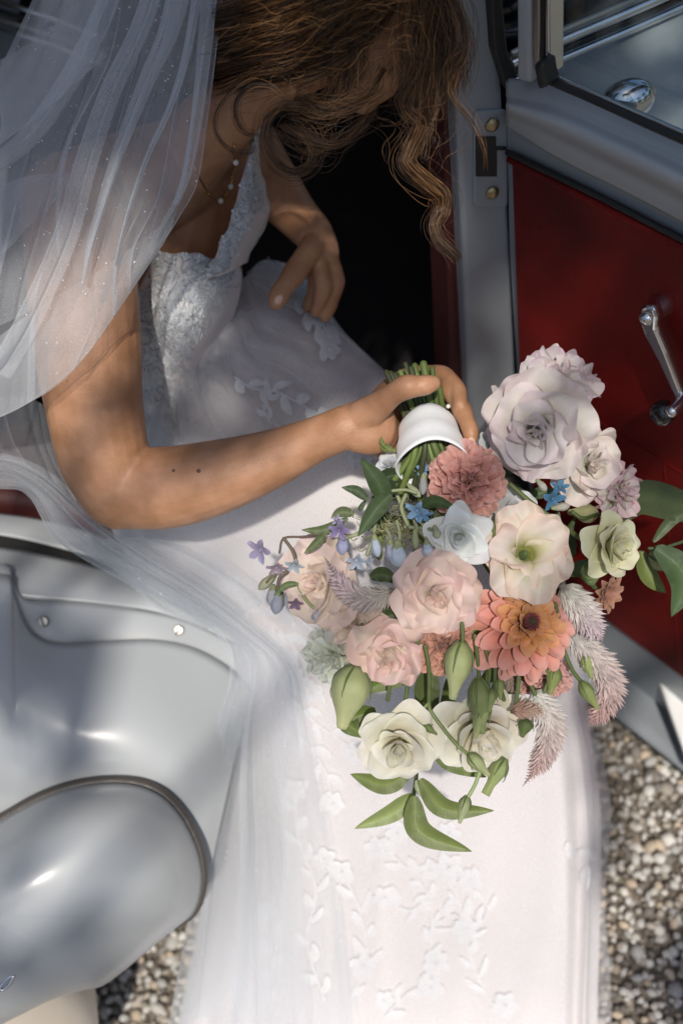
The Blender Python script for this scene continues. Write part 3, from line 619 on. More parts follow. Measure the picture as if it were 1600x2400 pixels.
# crowded guipure on bodice and strap
def dense(poly, n, parent, l0, l1, w0, w1, cen, off=.0035):
    off += .0003
    mb = MB(); xs = [p[0] for p in poly]; ys = [p[1] for p in poly]
    def inside(x, y):
        c = False; j = len(poly) - 1
        for i in range(len(poly)):
            if (poly[i][1] > y) != (poly[j][1] > y) and x < (poly[j][0] - poly[i][0]) * (y - poly[i][1]) / (poly[j][1] - poly[i][1]) + poly[i][0]: c = not c
            j = i
        return c
    k = 0
    while k < n:
        x, y = random.uniform(min(xs), max(xs)), random.uniform(min(ys), max(ys))
        if not inside(x, y): continue
        k += 1; a = math.atan2(y - cen[1], x - cen[0]) + random.gauss(0, .55); l = random.uniform(l0, l1); b = random.choice((-1, 1)) * random.uniform(.3, .9)
        q = (x + math.cos(a) * l * .5, y + math.sin(a) * l * .5); e = (q[0] + math.cos(a + b) * l * .5, q[1] + math.sin(a + b) * l * .5)
        rib(mb, [(x, y), q, e], LF(random.uniform(w0, w1)), bvD, 8, off + random.uniform(.0015, .004), off - .001)
    tag(mb.obj('lace_applique', M['lace'], parent), kind='stuff')
dense([(365, 595), (450, 598), (540, 602), (560, 650), (540, 720), (500, 780), (440, 830), (330, 900), (310, 740), (335, 660)], 560, bodice, 22, 50, 2.5, 6, (420, 640))
dense([(325, 870), (430, 800), (500, 780), (520, 830), (480, 900), (420, 1000), (350, 1040)], 150, bodice, 30, 65, 2.5, 5, (380, 800), .004)
dense([(470, 600), (560, 602), (572, 650), (556, 720), (520, 800), (470, 830), (450, 700)], 170, bodice, 22, 46, 2.5, 5.5, (430, 700), .0045)
dense([(598, 300), (608, 300), (620, 440), (624, 500), (590, 580), (540, 640), (500, 630), (540, 520), (570, 410)], 420, strap, 14, 34, 2.5, 5, (600, 300), .0052)
for x, y in ((378, 596), (372, 612), (400, 606), (440, 600), (470, 604), (500, 600), (525, 560), (548, 500), (565, 440), (585, 390), (600, 470), (585, 540), (560, 600), (430, 660), (390, 720), (450, 740)): lace_flower(x, y, 15, bvD, bodice if y > 590 else strap, .0065)
# fine tulle gathered over the hip
hp_ = [[(430, 780, 1.25), (500, 730, 1.26), (560, 660, 1.32), (640, 600, 1.38)], [(350, 900, 1.27), (450, 880, 1.235), (560, 820, 1.24), (650, 740, 1.28)], [(330, 1040, 1.31), (450, 1000, 1.255), (580, 940, 1.25), (720, 860, 1.27)], [(320, 1180, 1.36), (450, 1120, 1.30), (600, 1060, 1.27), (760, 980, 1.27)]]
G = surf(hp_, 80, 160); uu, vv = np.meshgrid(np.linspace(0, 1, 160), np.linspace(0, 1, 80)); q = vnoise(uu * 5, vv * 3, 77)
G[..., 2] += .010 * np.sin((uu + .1 * q) * 50 / (1 + vv)); G[..., 0] += 10 * np.cos((uu + .1 * q) * 50 / (1 + vv))
mk('hip_tulle', Wa(G).reshape(-1, 3), gridfaces(80, 160), M['tul'], bride)

# ---------------------------------------------------------------- veil
veil = empty('veil', tuple(W(430, -60, 1.02)), 'sheer sparkling white tulle veil falling over her shoulder and trailing across the car sill', 'veil')
def pleat(rows, nv, nu, freq, amp, dep, seed):
    """irregular soft folds: each fold gathers (or doubles over) the net round a wandering line"""
    uu, vv = np.meshgrid(np.linspace(0, 1, nu), np.linspace(0, 1, nv)); rg = random.Random(seed * 13 + 1)
    u2 = uu.copy(); dz = np.zeros_like(uu); K = int(freq * 1.6) + 1
    for k in range(K):
        c0 = (k + rg.uniform(.15, .85)) / K; w_ = rg.choice((.4, .7, 1.0, 1.5)) * rg.uniform(.8, 1.2) * .34 / K; sg = rg.choice((-1, 1)); st = amp * rg.choice((.35, .6, .9, 1.3))
        c = c0 + .5 / K * vnoise(vv * 1.6 + k * 7.7, vv * 0, seed) ; fade = np.clip(.75 + 1.5 * vnoise(vv * 1.8 + k * 3.3, vv * 0 + k, seed + 2), .05, 1.2)
        x = (uu - c) / w_; g_ = np.exp(-x * x); u2 += st * w_ * x * g_ * -1.15 * fade; dz += dep * sg * (x * .8 + 1) * g_ * fade * (.5 + w_ * K * 1.6)
    u2 = np.clip(u2, 0, 1); Gf = surf(rows, nv, 400); idx = u2 * 399; i0 = np.clip(idx.astype(int), 0, 398); fr_ = (idx - i0)[..., None]; r = np.arange(nv)[:, None]
    G = Gf[r, i0] * (1 - fr_) + Gf[r, i0 + 1] * fr_
    G[..., 2] += dz + .010 * vnoise(uu * 3 + seed, vv * 1.5, seed + 5); return G
A = [[(130, -120, 1.08), (210, -120, 1.03), (300, -120, 1.0), (400, -120, .99), (470, -120, .99), (532, -120, 1.0)],
     [(20, 120, 1.10), (130, 130, 1.03), (240, 130, .99), (340, 125, .98), (430, 120, .98), (507, 115, .985)],
     [(-90, 330, 1.12), (60, 330, 1.02), (180, 320, .985), (290, 310, .975), (395, 290, .975), (487, 270, .985)],
     [(-160, 560, 1.12), (0, 540, 1.02), (120, 520, .98), (240, 490, .975), (360, 460, .975), (463, 425, .985)],
     [(-200, 800, 1.12), (-60, 760, 1.04), (70, 710, 1.0), (180, 650, .985), (300, 590, .98), (422, 505, .985)],
     [(-230, 1060, 1.13), (-90, 1010, 1.07), (55, 950, 1.04), (185, 850, 1.01), (290, 705, 1.0), (378, 575, 1.0)]]
vm = MB()
G = pleat(A, 150, 460, 6, 1.5, .007, 3); v1 = mk('veil_outer_layer', Wa(G).reshape(-1, 3), gridfaces(150, 460), M['veil'], veil)
bvV = bvh_of(v1)
def hem(name, L_, r=.0004):
    P = Wa(np.array(L_)) ; V, Fc = tube_geo(P, [r] * len(P), seg=6, n=len(P)); mk(name, V, Fc, M['veil_d'], veil)
hem('veil_hem', np.concatenate([G[::3, -1], G[-1, ::-6]]))
Bx = [[(120, -120, 1.10), (250, -120, 1.03), (360, -120, 1.01), (500, -120, 1.01)], [(60, 130, 1.10), (200, 130, 1.01), (330, 125, 1.0), (480, 118, 1.0)],
      [(-100, 350, 1.12), (90, 340, 1.01), (260, 320, .99), (450, 290, 1.0)], [(-160, 560, 1.12), (60, 530, 1.005), (230, 490, .99), (430, 420, 1.0)], [(-200, 850, 1.12), (60, 735, 1.02), (235, 632, 1.0), (412, 505, 1.0)]]
G = pleat(Bx, 120, 320, 4, 1.3, .006, 12); mk('veil_inner_layer', Wa(G).reshape(-1, 3), gridfaces(120, 320), M['veil'], veil)
Cx = [[(-120, 160, 1.13), (0, 140, 1.12), (120, 60, 1.08), (240, -60, 1.05)], [(-120, 260, 1.10), (0, 200, 1.08), (150, 150, 1.04), (230, 90, 1.03)], [(-120, 330, 1.07), (20, 300, 1.04), (160, 200, 1.01), (250, 130, 1.01)], [(-120, 430, 1.05), (0, 340, 1.02), (120, 250, 1.0), (220, 150, 1.0)]]
G = pleat(Cx, 60, 120, 2.2, 1.2, .006, 19); mk('veil_shoulder_fold', Wa(G).reshape(-1, 3), gridfaces(60, 120), M['veil'], veil)
Dx = [[(-150, 440, 1.04), (0, 430, 1.01), (80, 410, .99), (170, 405, .985)], [(-150, 520, 1.03), (0, 500, 1.0), (90, 440, .985), (160, 440, .982)], [(-150, 700, 1.03), (0, 600, 1.0), (60, 540, .99), (130, 470, .99)]]
G = pleat(Dx, 50, 90, 2, 1.0, .005, 23); mk('veil_arm_fold', Wa(G).reshape(-1, 3), gridfaces(50, 90), M['veil'], veil)
# lower drape behind the elbow and over the sill, down beside the gown
Ex = [[(-150, 900, 1.25), (-60, 930, 1.22), (60, 930, 1.20), (150, 980, 1.22)], [(-150, 1000, 1.24), (-30, 1010, 1.21), (80, 1040, 1.20), (190, 1130, 1.23)], [(-150, 1130, 1.24), (0, 1080, 1.20), (110, 1120, 1.2), (230, 1230, 1.24)]]
G = pleat(Ex, 40, 120, 4, 1.3, .006, 33); mk('veil_back_drape', Wa(G).reshape(-1, 3), gridfaces(40, 120), M['veil'], veil)
# strip flows along its length: rows run across (upper edge -> lower edge)
Fx = [[(-150, 1060, 1.22), (-150, 1080, 1.21), (-150, 1120, 1.22), (-150, 1160, 1.24)], [(0, 1068, 1.20), (0, 1090, 1.19), (5, 1115, 1.20), (10, 1145, 1.22)], [(105, 1112, 1.20), (95, 1140, 1.19), (80, 1150, 1.2), (70, 1165, 1.23)], [(220, 1215, 1.235), (195, 1235, 1.22), (165, 1250, 1.23), (130, 1262, 1.26)],
      [(330, 1290, 1.27), (300, 1310, 1.26), (280, 1325, 1.27), (240, 1335, 1.30)], [(470, 1375, 1.31), (440, 1395, 1.29), (400, 1400, 1.30), (360, 1400, 1.33)], [(600, 1470, 1.30), (560, 1480, 1.30), (530, 1480, 1.31), (500, 1478, 1.33)],
      [(690, 1560, 1.30), (640, 1560, 1.31), (590, 1565, 1.32), (540, 1575, 1.345)], [(730, 1700, 1.33), (640, 1700, 1.335), (570, 1705, 1.335), (508, 1710, 1.34)], [(760, 1850, 1.365), (660, 1850, 1.38), (560, 1850, 1.345), (488, 1850, 1.325)],
      [(790, 2000, 1.39), (680, 2000, 1.41), (560, 2000, 1.36), (470, 2000, 1.325)], [(810, 2180, 1.42), (690, 2180, 1.45), (550, 2180, 1.43), (437, 2180, 1.40)], [(830, 2420, 1.48), (700, 2420, 1.50), (540, 2420, 1.53), (392, 2420, 1.555)]]
G = pleat(Fx, 260, 260, 6, 1.7, .007, 41); hem('veil_hem', G[::2, -1] * 0 + G[::2, -1]); v6 = mk('veil_trailing_layer', Wa(G).reshape(-1, 3), gridfaces(260, 260), M['veil'], veil)
G = pleat([[(a[0] + 14, a[1] - 4, a[2] + .012) for a in r] for r in Fx], 200, 160, 3, 1.5, .006, 52); mk('veil_trailing_underlayer', Wa(G).reshape(-1, 3), gridfaces(200, 160), M['veil'], veil)
Hx = [[(150, 1270, 1.30), (190, 1270, 1.30), (240, 1262, 1.30)], [(260, 1330, 1.33), (330, 1300, 1.32), (420, 1260, 1.31)], [(360, 1420, 1.37), (450, 1380, 1.34), (540, 1320, 1.30)], [(470, 1480, 1.38), (540, 1450, 1.34), (640, 1400, 1.31)]]
G = pleat(Hx, 70, 120, 4, 1.4, .006, 61); mk('veil_hip_layer', Wa(G).reshape(-1, 3), gridfaces(70, 120), M['veil'], veil)
def vstrip(name, pts, w0, w1, dz, seed):
    R_ = []
    for k, (x, y, d) in enumerate(pts):
        t = k / (len(pts) - 1); w_ = w0 + (w1 - w0) * t; R_.append([(x - w_ * .5, y - w_ * .12, d - dz), (x - w_ * .15, y, d - dz - .004), (x + w_ * .2, y, d - dz - .004), (x + w_ * .5, y + w_ * .12, d - dz)])
    G = pleat(R_, 130, 70, 1.2, .7, .003, seed); mk(name, Wa(G).reshape(-1, 3), gridfaces(130, 70), M['veil_d'], veil)
vstrip('veil_edge_fold', [(500, -120, .99), (480, 110, .98), (462, 270, .975), (440, 400, .975), (412, 480, .978)], 40, 14, .006, 71)
vstrip('veil_pleat', [(440, -120, .985), (400, 60, .975), (340, 200, .97), (270, 380, .97), (215, 560, .975), (195, 660, .985)], 60, 5, .006, 72)
vstrip('veil_pleat', [(390, -120, .985), (330, 60, .975), (255, 220, .97), (195, 400, .972), (150, 560, .98), (60, 760, 1.0), (-10, 880, 1.04)], 44, 70, .007, 73)
vstrip('veil_pleat', [(300, -120, .99), (230, 60, .985), (150, 210, .985), (60, 330, 1.0), (-60, 420, 1.05)], 50, 60, .007, 74)
vstrip('veil_pleat', [(470, -60, .985), (440, 120, .975), (400, 250, .97), (345, 370, .97), (300, 500, .972), (270, 620, .985)], 26, 4, .007, 75)
Hm = [[(-230, 900, 1.115), (-100, 860, 1.06), (70, 735, 1.012), (235, 632, .99), (410, 505, .98)], [(-230, 990, 1.12), (-95, 940, 1.06), (62, 845, 1.015), (220, 740, .995), (400, 540, .985)], [(-230, 1062, 1.125), (-90, 1012, 1.065), (55, 952, 1.035), (187, 852, 1.005), (380, 577, .995)]]
G = pleat(Hm, 60, 260, 5, .6, .004, 79); mk('veil_hem_fold', Wa(G).reshape(-1, 3), gridfaces(60, 260), M['veil_d'], veil)
gl = MB(); bvV6 = bvh_of(v6)
bm_V, bm_F = sphere_geo((0, 0, 0), 1, 5, 3)
for k in range(620):
    if k < 430: x, y, bv = random.uniform(-60, 500), random.uniform(0, 950), bvV
    else:
        bv = bvV6; x, y = random.uniform(0, 820), random.uniform(1080, 2400)
    p, n = cast(bv, x, y)
    if p is None: continue
    r = .0003 + .0007 * random.random() ** 3; gl.add(bm_V * r + p - FW * .001, bm_F)
o = gl.obj('glitter', M['bead_w'], veil); tag(o, kind='stuff')

# ---------------------------------------------------------------- hair
capb = MB()
V, Fc = pxtube([(470, 110, 1.12, 80), (560, 75, 1.09, 118), (660, 10, 1.08, 150), (760, -50, 1.075, 190), (880, -90, 1.075, 180), (960, -60, 1.08, 110)], n=26, seg=24); capb.add(V, Fc)
V, Fc = pxtube([(430, 60, 1.15, 100), (400, 150, 1.17, 70)], n=8, seg=18); capb.add(V, Fc)
hb = capb.obj('hair_mass', M['cap'], bride)
hm = MB(); HC = 0
def lock(path, n, spread, r=.0003, dark=.5, wave=.0, end=1.0, seg=3, pts=30, curl=0):
    """path: px,py,d ; strands fan out by `spread` px at the middle"""
    n = int(n * (1.9 if r >= .0003 else 1)); r = r * .66 if r >= .0003 else r
    P0 = cr(np.array(path, float), pts); t = np.linspace(0, 1, pts)
    T = np.gradient(P0[:, :2], axis=0); T /= np.linalg.norm(T, axis=1, keepdims=True) + 1e-9; NX = np.stack([-T[:, 1], T[:, 0]], 1)
    for k in range(n):
        o = random.gauss(0, .5); o2 = random.gauss(0, .5); ph = random.random() * 6.28; fr2 = random.uniform(.5, 1.6)
        sp = spread * (1 + (end - 1) * t) * (1 + .7 * np.sin(t * random.uniform(3, 9) + random.random() * 6)); P = P0.copy()
        P[:, :2] += NX * (o * sp + wave * np.sin(t * fr2 * 7 + ph) * (.3 + t))[:, None]; P[:, 2] += (o2 * sp / 2600 + .0015 * np.sin(t * 5 + ph))
        P += np.stack([vnoise(t * 4 + k * 3.1, t * 0, 1), vnoise(t * 4 + k * 1.7, t * 0, 2), t * 0], 1) * spread * .42
        s0 = random.random() ** 2 * .3; m_ = t >= s0 if random.random() < .3 else t <= 1 - s0
        P = P[m_]; R_ = np.full(len(P), r * random.uniform(.6, 1.3)); R_[-4:] *= np.array([.8, .6, .4, .2]); 
        V, Fc = tube_geo(Wa(P), R_, seg=seg, caps=False)
        b = random.random() ** (1.3 + 3 * dark); c0 = np.array((.012, .005, .0025)); c1 = np.array((.50, .245, .088)) * (1 - .5 * dark); c = c0 * (1 - b) + c1 * b
        hm.add(V, Fc, c)
# crown hair swept back under the comb
for k in range(46):
    a = k / 45.; y0 = -120 + 300 * a
    lock([(1000 - 60 * a, -150 + 40 * a, 1.0), (820 - 60 * a, -70 + 120 * a, .905 + .03 * a), (690, -20 + 150 * a, .92 + .035 * a), (580, 20 + 140 * a, .945 + .03 * a), (500, 40 + 150 * a, .99 + .03 * a), (430, 60 + 120 * a, 1.04)], 42, 26, dark=.72 if k % 5 else .25, wave=2)
for a in np.linspace(0, 1, 14):                       # temple hair drawn back over the ear
    lock([(960 - 30 * a, -60 + 30 * a, .97), (880 - 10 * a, 20 + 60 * a, .955), (790, 70 + 80 * a, .955), (700 + 10 * a, 110 + 70 * a, .965), (600, 130 + 70 * a, .99), (500, 150 + 70 * a, 1.03)], 26, 16, dark=.5 if int(a * 13) % 3 else .15, wave=4)
# loose face-framing locks, hanging down to the right
for i, (x0, x1, x2, y2, dk) in enumerate(((850, 800, 770, 230, .7), (870, 830, 790, 250, .4), (880, 835, 815, 265, .2), (975, 960, 945, 260, .1), (985, 975, 960, 250, .3), (1010, 995, 985, 250, .1), (1030, 1015, 1000, 200, .5), (1045, 1060, 1050, 210, .3), (1000, 1040, 1035, 280, .6), (1025, 985, 965, 290, .1))):
    lock([(x0 - 60, -140, .99), (x0 - 10, -40, .965), (x1, 80, .96), ((x1 + x2) / 2 + 10, 160, .965), (x2, y2, .975)], 80, 22, dark=dk * .8, wave=9, end=1.5)
# the long wavy lock
LK = [(975, 60, .965), (1000, 150, .965), (955, 245, .97), (985, 290, .97), (962, 350, .97), (958, 385, .97), (1000, 425, .975), (1036, 455, .98), (1036, 490, .985), (1018, 525, .985), (1030, 560, .985), (1055, 585, .985), (1078, 608, .985)]
lock(LK, 90, 18, dark=.25, wave=4, end=.35, pts=60, r=.0004); lock(LK, 26, 34, dark=.2, wave=8, end=.5, pts=60)
lock([(1000, 150, .96), (1025, 200, .96), (1020, 260, .965), (1000, 310, .97), (985, 380, .97)], 14, 14, dark=.2, wave=5, pts=40)
lock([(1050, 20, .93), (1085, 90, .93), (1090, 130, .93), (1060, 190, .93), (1062, 230, .93), (1110, 290, .94), (1135, 350, .94), (1137, 400, .95)], 7, 10, dark=.1, wave=5, pts=44)
lock([(1020, -60, .93), (1075, 20, .92), (1092, 110, .92), (1068, 165, .93), (1060, 230, .94)], 34, 20, dark=.25, wave=5, pts=36)
# tendrils and curls under the ear
CL1 = [(900, 160, .96), (850, 235, .958), (790, 255, .955), (720, 250, .955), (660, 250, .955), (628, 285, .957), (625, 335, .96), (650, 385, .962), (690, 405, .962), (728, 385, .962), (735, 345, .96), (710, 310, .958), (665, 292, .957)]
lock(CL1, 20, 13, dark=.35, wave=4, pts=70, r=.00038); lock(CL1, 8, 30, dark=.3, wave=6, pts=70)
CL2 = [(680, 245, .96), (640, 205, .957), (590, 200, .957), (555, 235, .96), (553, 275, .962), (575, 310, .965), (610, 318, .967)]
lock(CL2, 14, 9, dark=.5, wave=3, pts=44); lock([(600, 180, .965), (540, 215, .967), (505, 270, .97), (510, 320, .972), (545, 355, .975), (585, 355, .975), (600, 340, .975)], 7, 6, dark=.6, wave=2.5, pts=44)
lock([(510, 145, .985), (545, 140, .98), (580, 160, .975), (600, 185, .97)], 22, 8, dark=.15, wave=2); lock([(690, 225, .955), (760, 262, .95), (840, 240, .95), (900, 200, .95)], 50, 20, dark=.25, wave=4)
lock([(660, 290, .957), (720, 325, .955), (790, 335, .955), (850, 290, .955), (880, 240, .957)], 30, 16, dark=.3, wave=6)
lock([(640, 300, .957), (700, 350, .957), (770, 340, .957), (830, 310, .957)], 12, 34, dark=.5, wave=12, r=.0002)
for k in range(60):                                      # flyaway single hairs
    x, y = random.uniform(620, 1080), random.uniform(120, 300); a = random.uniform(.2, 2.2); l = random.uniform(60, 170)
    lock([(x, y, .96), (x + math.cos(a) * l * .4, y + math.sin(a) * l * .5, .96), (x + math.cos(a + .7) * l, y + math.sin(a + .5) * l, .965)], 2, 10, r=.00018, dark=.3, wave=14)
for k in range(40):
    x, y = random.uniform(560, 1000), random.uniform(-20, 120); lock([(x, y, .90), (x - 50, y + random.uniform(-10, 40), .905), (x - 120, y + random.uniform(0, 60), .93)], 2, 14, r=.0002, dark=.1, wave=8)
hs = hm.obj('hair', M['hair'], bride); tag(hs, kind='stuff')
# ---------------------------------------------------------------- bouquet
bq = empty('bouquet', tuple(W(1100, 1330, 1.10)), 'loose bouquet of white, peach, pink and coral blooms, its stems bound in white ribbon', 'bouquet')
def bd(px, py): return 1.005 + .085 * ((px - 1140) / 420.) ** 2 + .075 * max(0, (py - 1350) / 420.) ** 2 + .06 * max(0, (1280 - py) / 300.) ** 2
def petal_geo(L, w, r0, a0, a1, th, p=1.3, ruf=.0, fr=3., rc=.006, h0=0., lf=.25, cup=0., nt=9, ns=9, tipw=.55, curl=0., seed=0, tip_pow=2.0, notch=0., flat=0, frill=0.):
    t = np.linspace(0, 1, 40); al = np.radians(a0 + (a1 - a0) * t ** p + curl * np.clip((t - .7) / .3, 0, 1) ** 2)
    rho = r0 + np.concatenate([[0], np.cumsum((np.sin(al[1:]) + np.sin(al[:-1])) / 2) / 39]) * L
    z = h0 + np.concatenate([[0], np.cumsum((np.cos(al[1:]) + np.cos(al[:-1])) / 2) / 39]) * L
    rg = random.Random(seed); ph = rg.random() * 6.28; ph2 = rg.random() * 6.28; ph3 = rg.random() * 6.28
    V = np.zeros((nt, ns, 3)); s = np.linspace(-1, 1, ns)
    for i, ti in enumerate(np.linspace(0, 1, nt)):
        edge = 1 - lf * np.abs(s) ** tip_pow + .05 * np.sin(s * 5 + ph) * min(1, ruf * 400) - notch * np.exp(-(s / .25) ** 2)
        ta = np.clip(ti * edge, 0, 1); R = np.interp(ta, t, rho); Z = np.interp(ta, t, z); A = np.interp(ta, t, al)
        ww = w * (.28 + .72 * math.sin(math.pi / 2 * min(1, ti / .6))) * (1 if ti < .6 else 1 - (1 - tipw) * ((ti - .6) / .4) ** 2.2)
        phi = np.clip(s * ww / np.maximum(R + rc, .004), -2.6, 2.6)
        d = ruf * ti ** 2 * (np.sin(s * fr * math.pi + ph) * (.3 + .7 * np.abs(s)) + .5 * np.sin(s * fr * 5.3 + ph2 + ti * 3)) + .25 * ruf * np.sin(ti * 9 + s * 4 + ph3)
        Rr = R + d * np.cos(A); Zz = Z - d * np.sin(A) + cup * s * s * w * math.sin(math.pi * min(ti, .9))
        if frill:
            fz_ = frill * max(0, ti - .62) / .38 * (np.sin(s * 11 + ph2 * 2) + .7 * np.sin(s * 19 + ph3 * 3)); Rr = Rr + fz_ * np.cos(A) ; Zz = Zz - fz_ * np.sin(A)
        if flat:                                     # strap petal: keeps its own width, channelled along the midrib
            sx_ = s * ww; V[i] = np.stack([Rr * math.cos(th) - sx_ * math.sin(th), Rr * math.sin(th) + sx_ * math.cos(th), Zz], 1)
        else: V[i] = np.stack([Rr * np.cos(phi + th), Rr * np.sin(phi + th), Zz], 1)
    return V.reshape(-1, 3), gridfaces(nt, ns), np.repeat(np.linspace(0, 1, nt), ns), np.tile(np.abs(s), nt)
def frame(px, py, d, tilt=(0, 0)):
    """origin and axes; local z looks at the viewer, leaning by tilt (right, down) in degrees"""
    o = W(px, py, d); z = -FW + RT * math.tan(math.radians(tilt[0])) - UPV * math.tan(math.radians(tilt[1])); z /= np.linalg.norm(z)
    x = RT - (RT @ z) * z; x /= np.linalg.norm(x); y = np.cross(z, x); return o, np.stack([x, y, z], 0)
def lerp3(stops, t):
    ks = [k for k, _ in stops]; c = np.array([v for _, v in stops]); return np.stack([np.interp(t, ks, c[:, i]) for i in range(3)], -1)
SEED = [0]
def flower(name, label, px, py, rpx, tilt, rings, stops, core=None, d=None, jit=.06, back=.0, edge=None, matl='petal', subs=1, sx=1.0):
    """rings: list of dict(n,L,w,a0,a1,...) in units of the bloom radius; the last ring is part of the heart"""
    d = (bd(px, py) if d is None else d) + back; rpx *= 1.07; o, A = frame(px, py, d, tilt); R = rpx * d / F
    cm = MB(); fl = []; rg = random
    rot = rg.random() * 6.28
    root_parts = []
    for ri, r in enumerate(rings):
        r = dict(r); n = r.pop('n'); inner = r.pop('inner', False); ccol = r.pop('stops', stops); cj = r.pop('cj', .08)
        rot += r.pop('rot', 2.4)
        for k in range(n):
            SEED[0] += 1; th = rot + 2 * math.pi * (k + rg.uniform(-.18, .18)) / n; q = dict(r)
            for key in ('L', 'w', 'r0', 'ruf', 'h0', 'rc', 'frill'):
                if key in q: q[key] = q[key] * R
            q['L'] *= rg.uniform(1 - jit, 1 + jit); q['w'] *= rg.uniform(1 - jit, 1 + jit)
            j = rg.uniform(-6, 6) * (jit / .06); q['a0'] += j * .5; q['a1'] += j
            q.setdefault('r0', 0.0); V, Fc, t, s = petal_geo(th=th, seed=SEED[0], **q)
            if not r.get('flat'):                    # each petal sits a little askew
                ta, tb = rg.gauss(0, .13), rg.gauss(0, .13); V[:, 2] += V[:, 0] * ta + V[:, 1] * tb
            c = lerp3(ccol, t)
            if edge is not None: e = np.clip(t * 1.0 + s * .35 - .75, 0, .6)[:, None] * 1.6; c = c * (1 - e) + np.array(edge) * e
            c = c * rg.uniform(1 - cj, 1 + cj) * np.array([1, rg.uniform(.97, 1.02), rg.uniform(.95, 1.03)])
            V[:, 0] *= sx; Wv = o + V @ A
            root_parts.append((inner, Wv, Fc, c))
    # heart and green receptacle make the bloom's own mesh
    P = [o - A[2] * R * .7, o - A[2] * R * .45, o - A[2] * R * .25]; V, Fc = tube_geo(P, [R * .07, R * .14, R * .06], seg=10, caps=True); cm.add(V, Fc, (.13, .19, .06))
    for inner, V, Fc, c in root_parts:
        if inner: cm.add(V, Fc, c)
    if core: core(cm, o, A, R)
    root = mk(name, np.concatenate(cm.V), cm.F, M[matl], bq, col=np.concatenate(cm.C), subsurf=subs); tag(root, label)
    mo = root
    for inner, V, Fc, c in root_parts:
        if not inner: mk('petal', V, Fc, M[matl], root, col=c, subsurf=subs)
    return root
WHT = [(0, (.50, .55, .22)), (.25, (.66, .68, .42)), (.5, (.80, .79, .70)), (1, (.85, .82, .79))]
PCH = [(0, (.70, .60, .32)), (.3, (.79, .69, .52)), (.65, (.84, .74, .64)), (1, (.84, .69, .62))]
CUP = [(0, (.30, .34, .05)), (.38, (.46, .47, .12)), (.56, (.72, .68, .46)), (.75, (.80, .77, .68)), (1, (.80, .72, .66))]
CRM = [(0, (.72, .72, .40)), (.4, (.76, .76, .50)), (1, (.80, .80, .60))]
ROS = [(0, (.82, .76, .52)), (.35, (.84, .79, .62)), (1, (.85, .84, .76))]
PNK = [(0, (.50, .16, .12)), (.4, (.62, .26, .22)), (.8, (.72, .38, .33)), (1, (.74, .45, .40))]
DUS = [(0, (.36, .13, .09)), (.5, (.58, .28, .21)), (1, (.68, .40, .31))]
BLU = [(0, (.72, .74, .70)), (.5, (.77, .79, .79)), (1, (.76, .80, .83))]
def lis(outer=6, ruf=.10, cupd=0):
    return [dict(n=outer, L=1.14, w=.62, a0=38, a1=106, ruf=ruf * 1.35, fr=1.9, rc=.10, lf=.14, tipw=.85, r0=.02, h0=-.2, nt=12, ns=19, frill=.014),
            dict(n=5, L=1.06, w=.60, a0=28, a1=88, ruf=ruf * 1.35, fr=1.7, rc=.10, lf=.14, tipw=.85, r0=.02, h0=-.16, nt=12, ns=19, frill=.014),
            dict(n=4, L=.96, w=.58, a0=20, a1=66, ruf=ruf * 1.2, fr=1.6, rc=.10, lf=.14, tipw=.85, r0=.03, h0=-.12, nt=11, ns=17, frill=.008),
            dict(n=3, L=.84, w=.50, a0=12, a1=42, ruf=ruf * 1.1, fr=1.5, rc=.08, lf=.16, tipw=.85, r0=.03, h0=-.06, nt=10, ns=15, frill=.008),
            dict(n=3, L=.70, w=.34, a0=6, a1=20, ruf=ruf * .8, fr=2, rc=.05, lf=.2, tipw=.8, r0=.03, frill=.006, nt=9, ns=11, inner=True),
            dict(n=2, L=.62, w=.20, a0=2, a1=6, ruf=ruf * .6, fr=2, rc=.03, lf=.2, tipw=.8, r0=.015, frill=.005, inner=True)]
def lis2(ruf=.12):
    ruf *= 1.25
    return [dict(n=5, L=1.20, w=.92, a0=42, a1=104, ruf=ruf, fr=1.15, rc=.10, lf=.10, tipw=.86, r0=.02, h0=-.26, nt=14, ns=21, frill=.017),
            dict(n=4, L=1.10, w=.92, a0=28, a1=86, ruf=ruf * 1.1, fr=1.1, rc=.10, lf=.10, tipw=.86, r0=.02, h0=-.2, nt=14, ns=21, frill=.017),
            dict(n=3, L=.98, w=.86, a0=18, a1=62, ruf=ruf * 1.1, fr=1.1, rc=.10, lf=.10, tipw=.86, r0=.03, h0=-.14, nt=12, ns=19, frill=.014),
            dict(n=3, L=.86, w=.66, a0=10, a1=34, ruf=ruf, fr=1.1, rc=.07, lf=.12, tipw=.86, r0=.04, h0=-.05, nt=11, ns=17, frill=.008),
            dict(n=2, L=.78, w=.46, a0=4, a1=14, ruf=ruf * .7, fr=1.2, rc=.04, lf=.14, tipw=.85, r0=.035, frill=.006, nt=10, ns=13, inner=True),
            dict(n=2, L=.72, w=.26, a0=1, a1=4, ruf=ruf * .5, fr=1.2, rc=.02, lf=.16, tipw=.85, r0=.015, frill=.005, nt=9, ns=9, inner=True)]
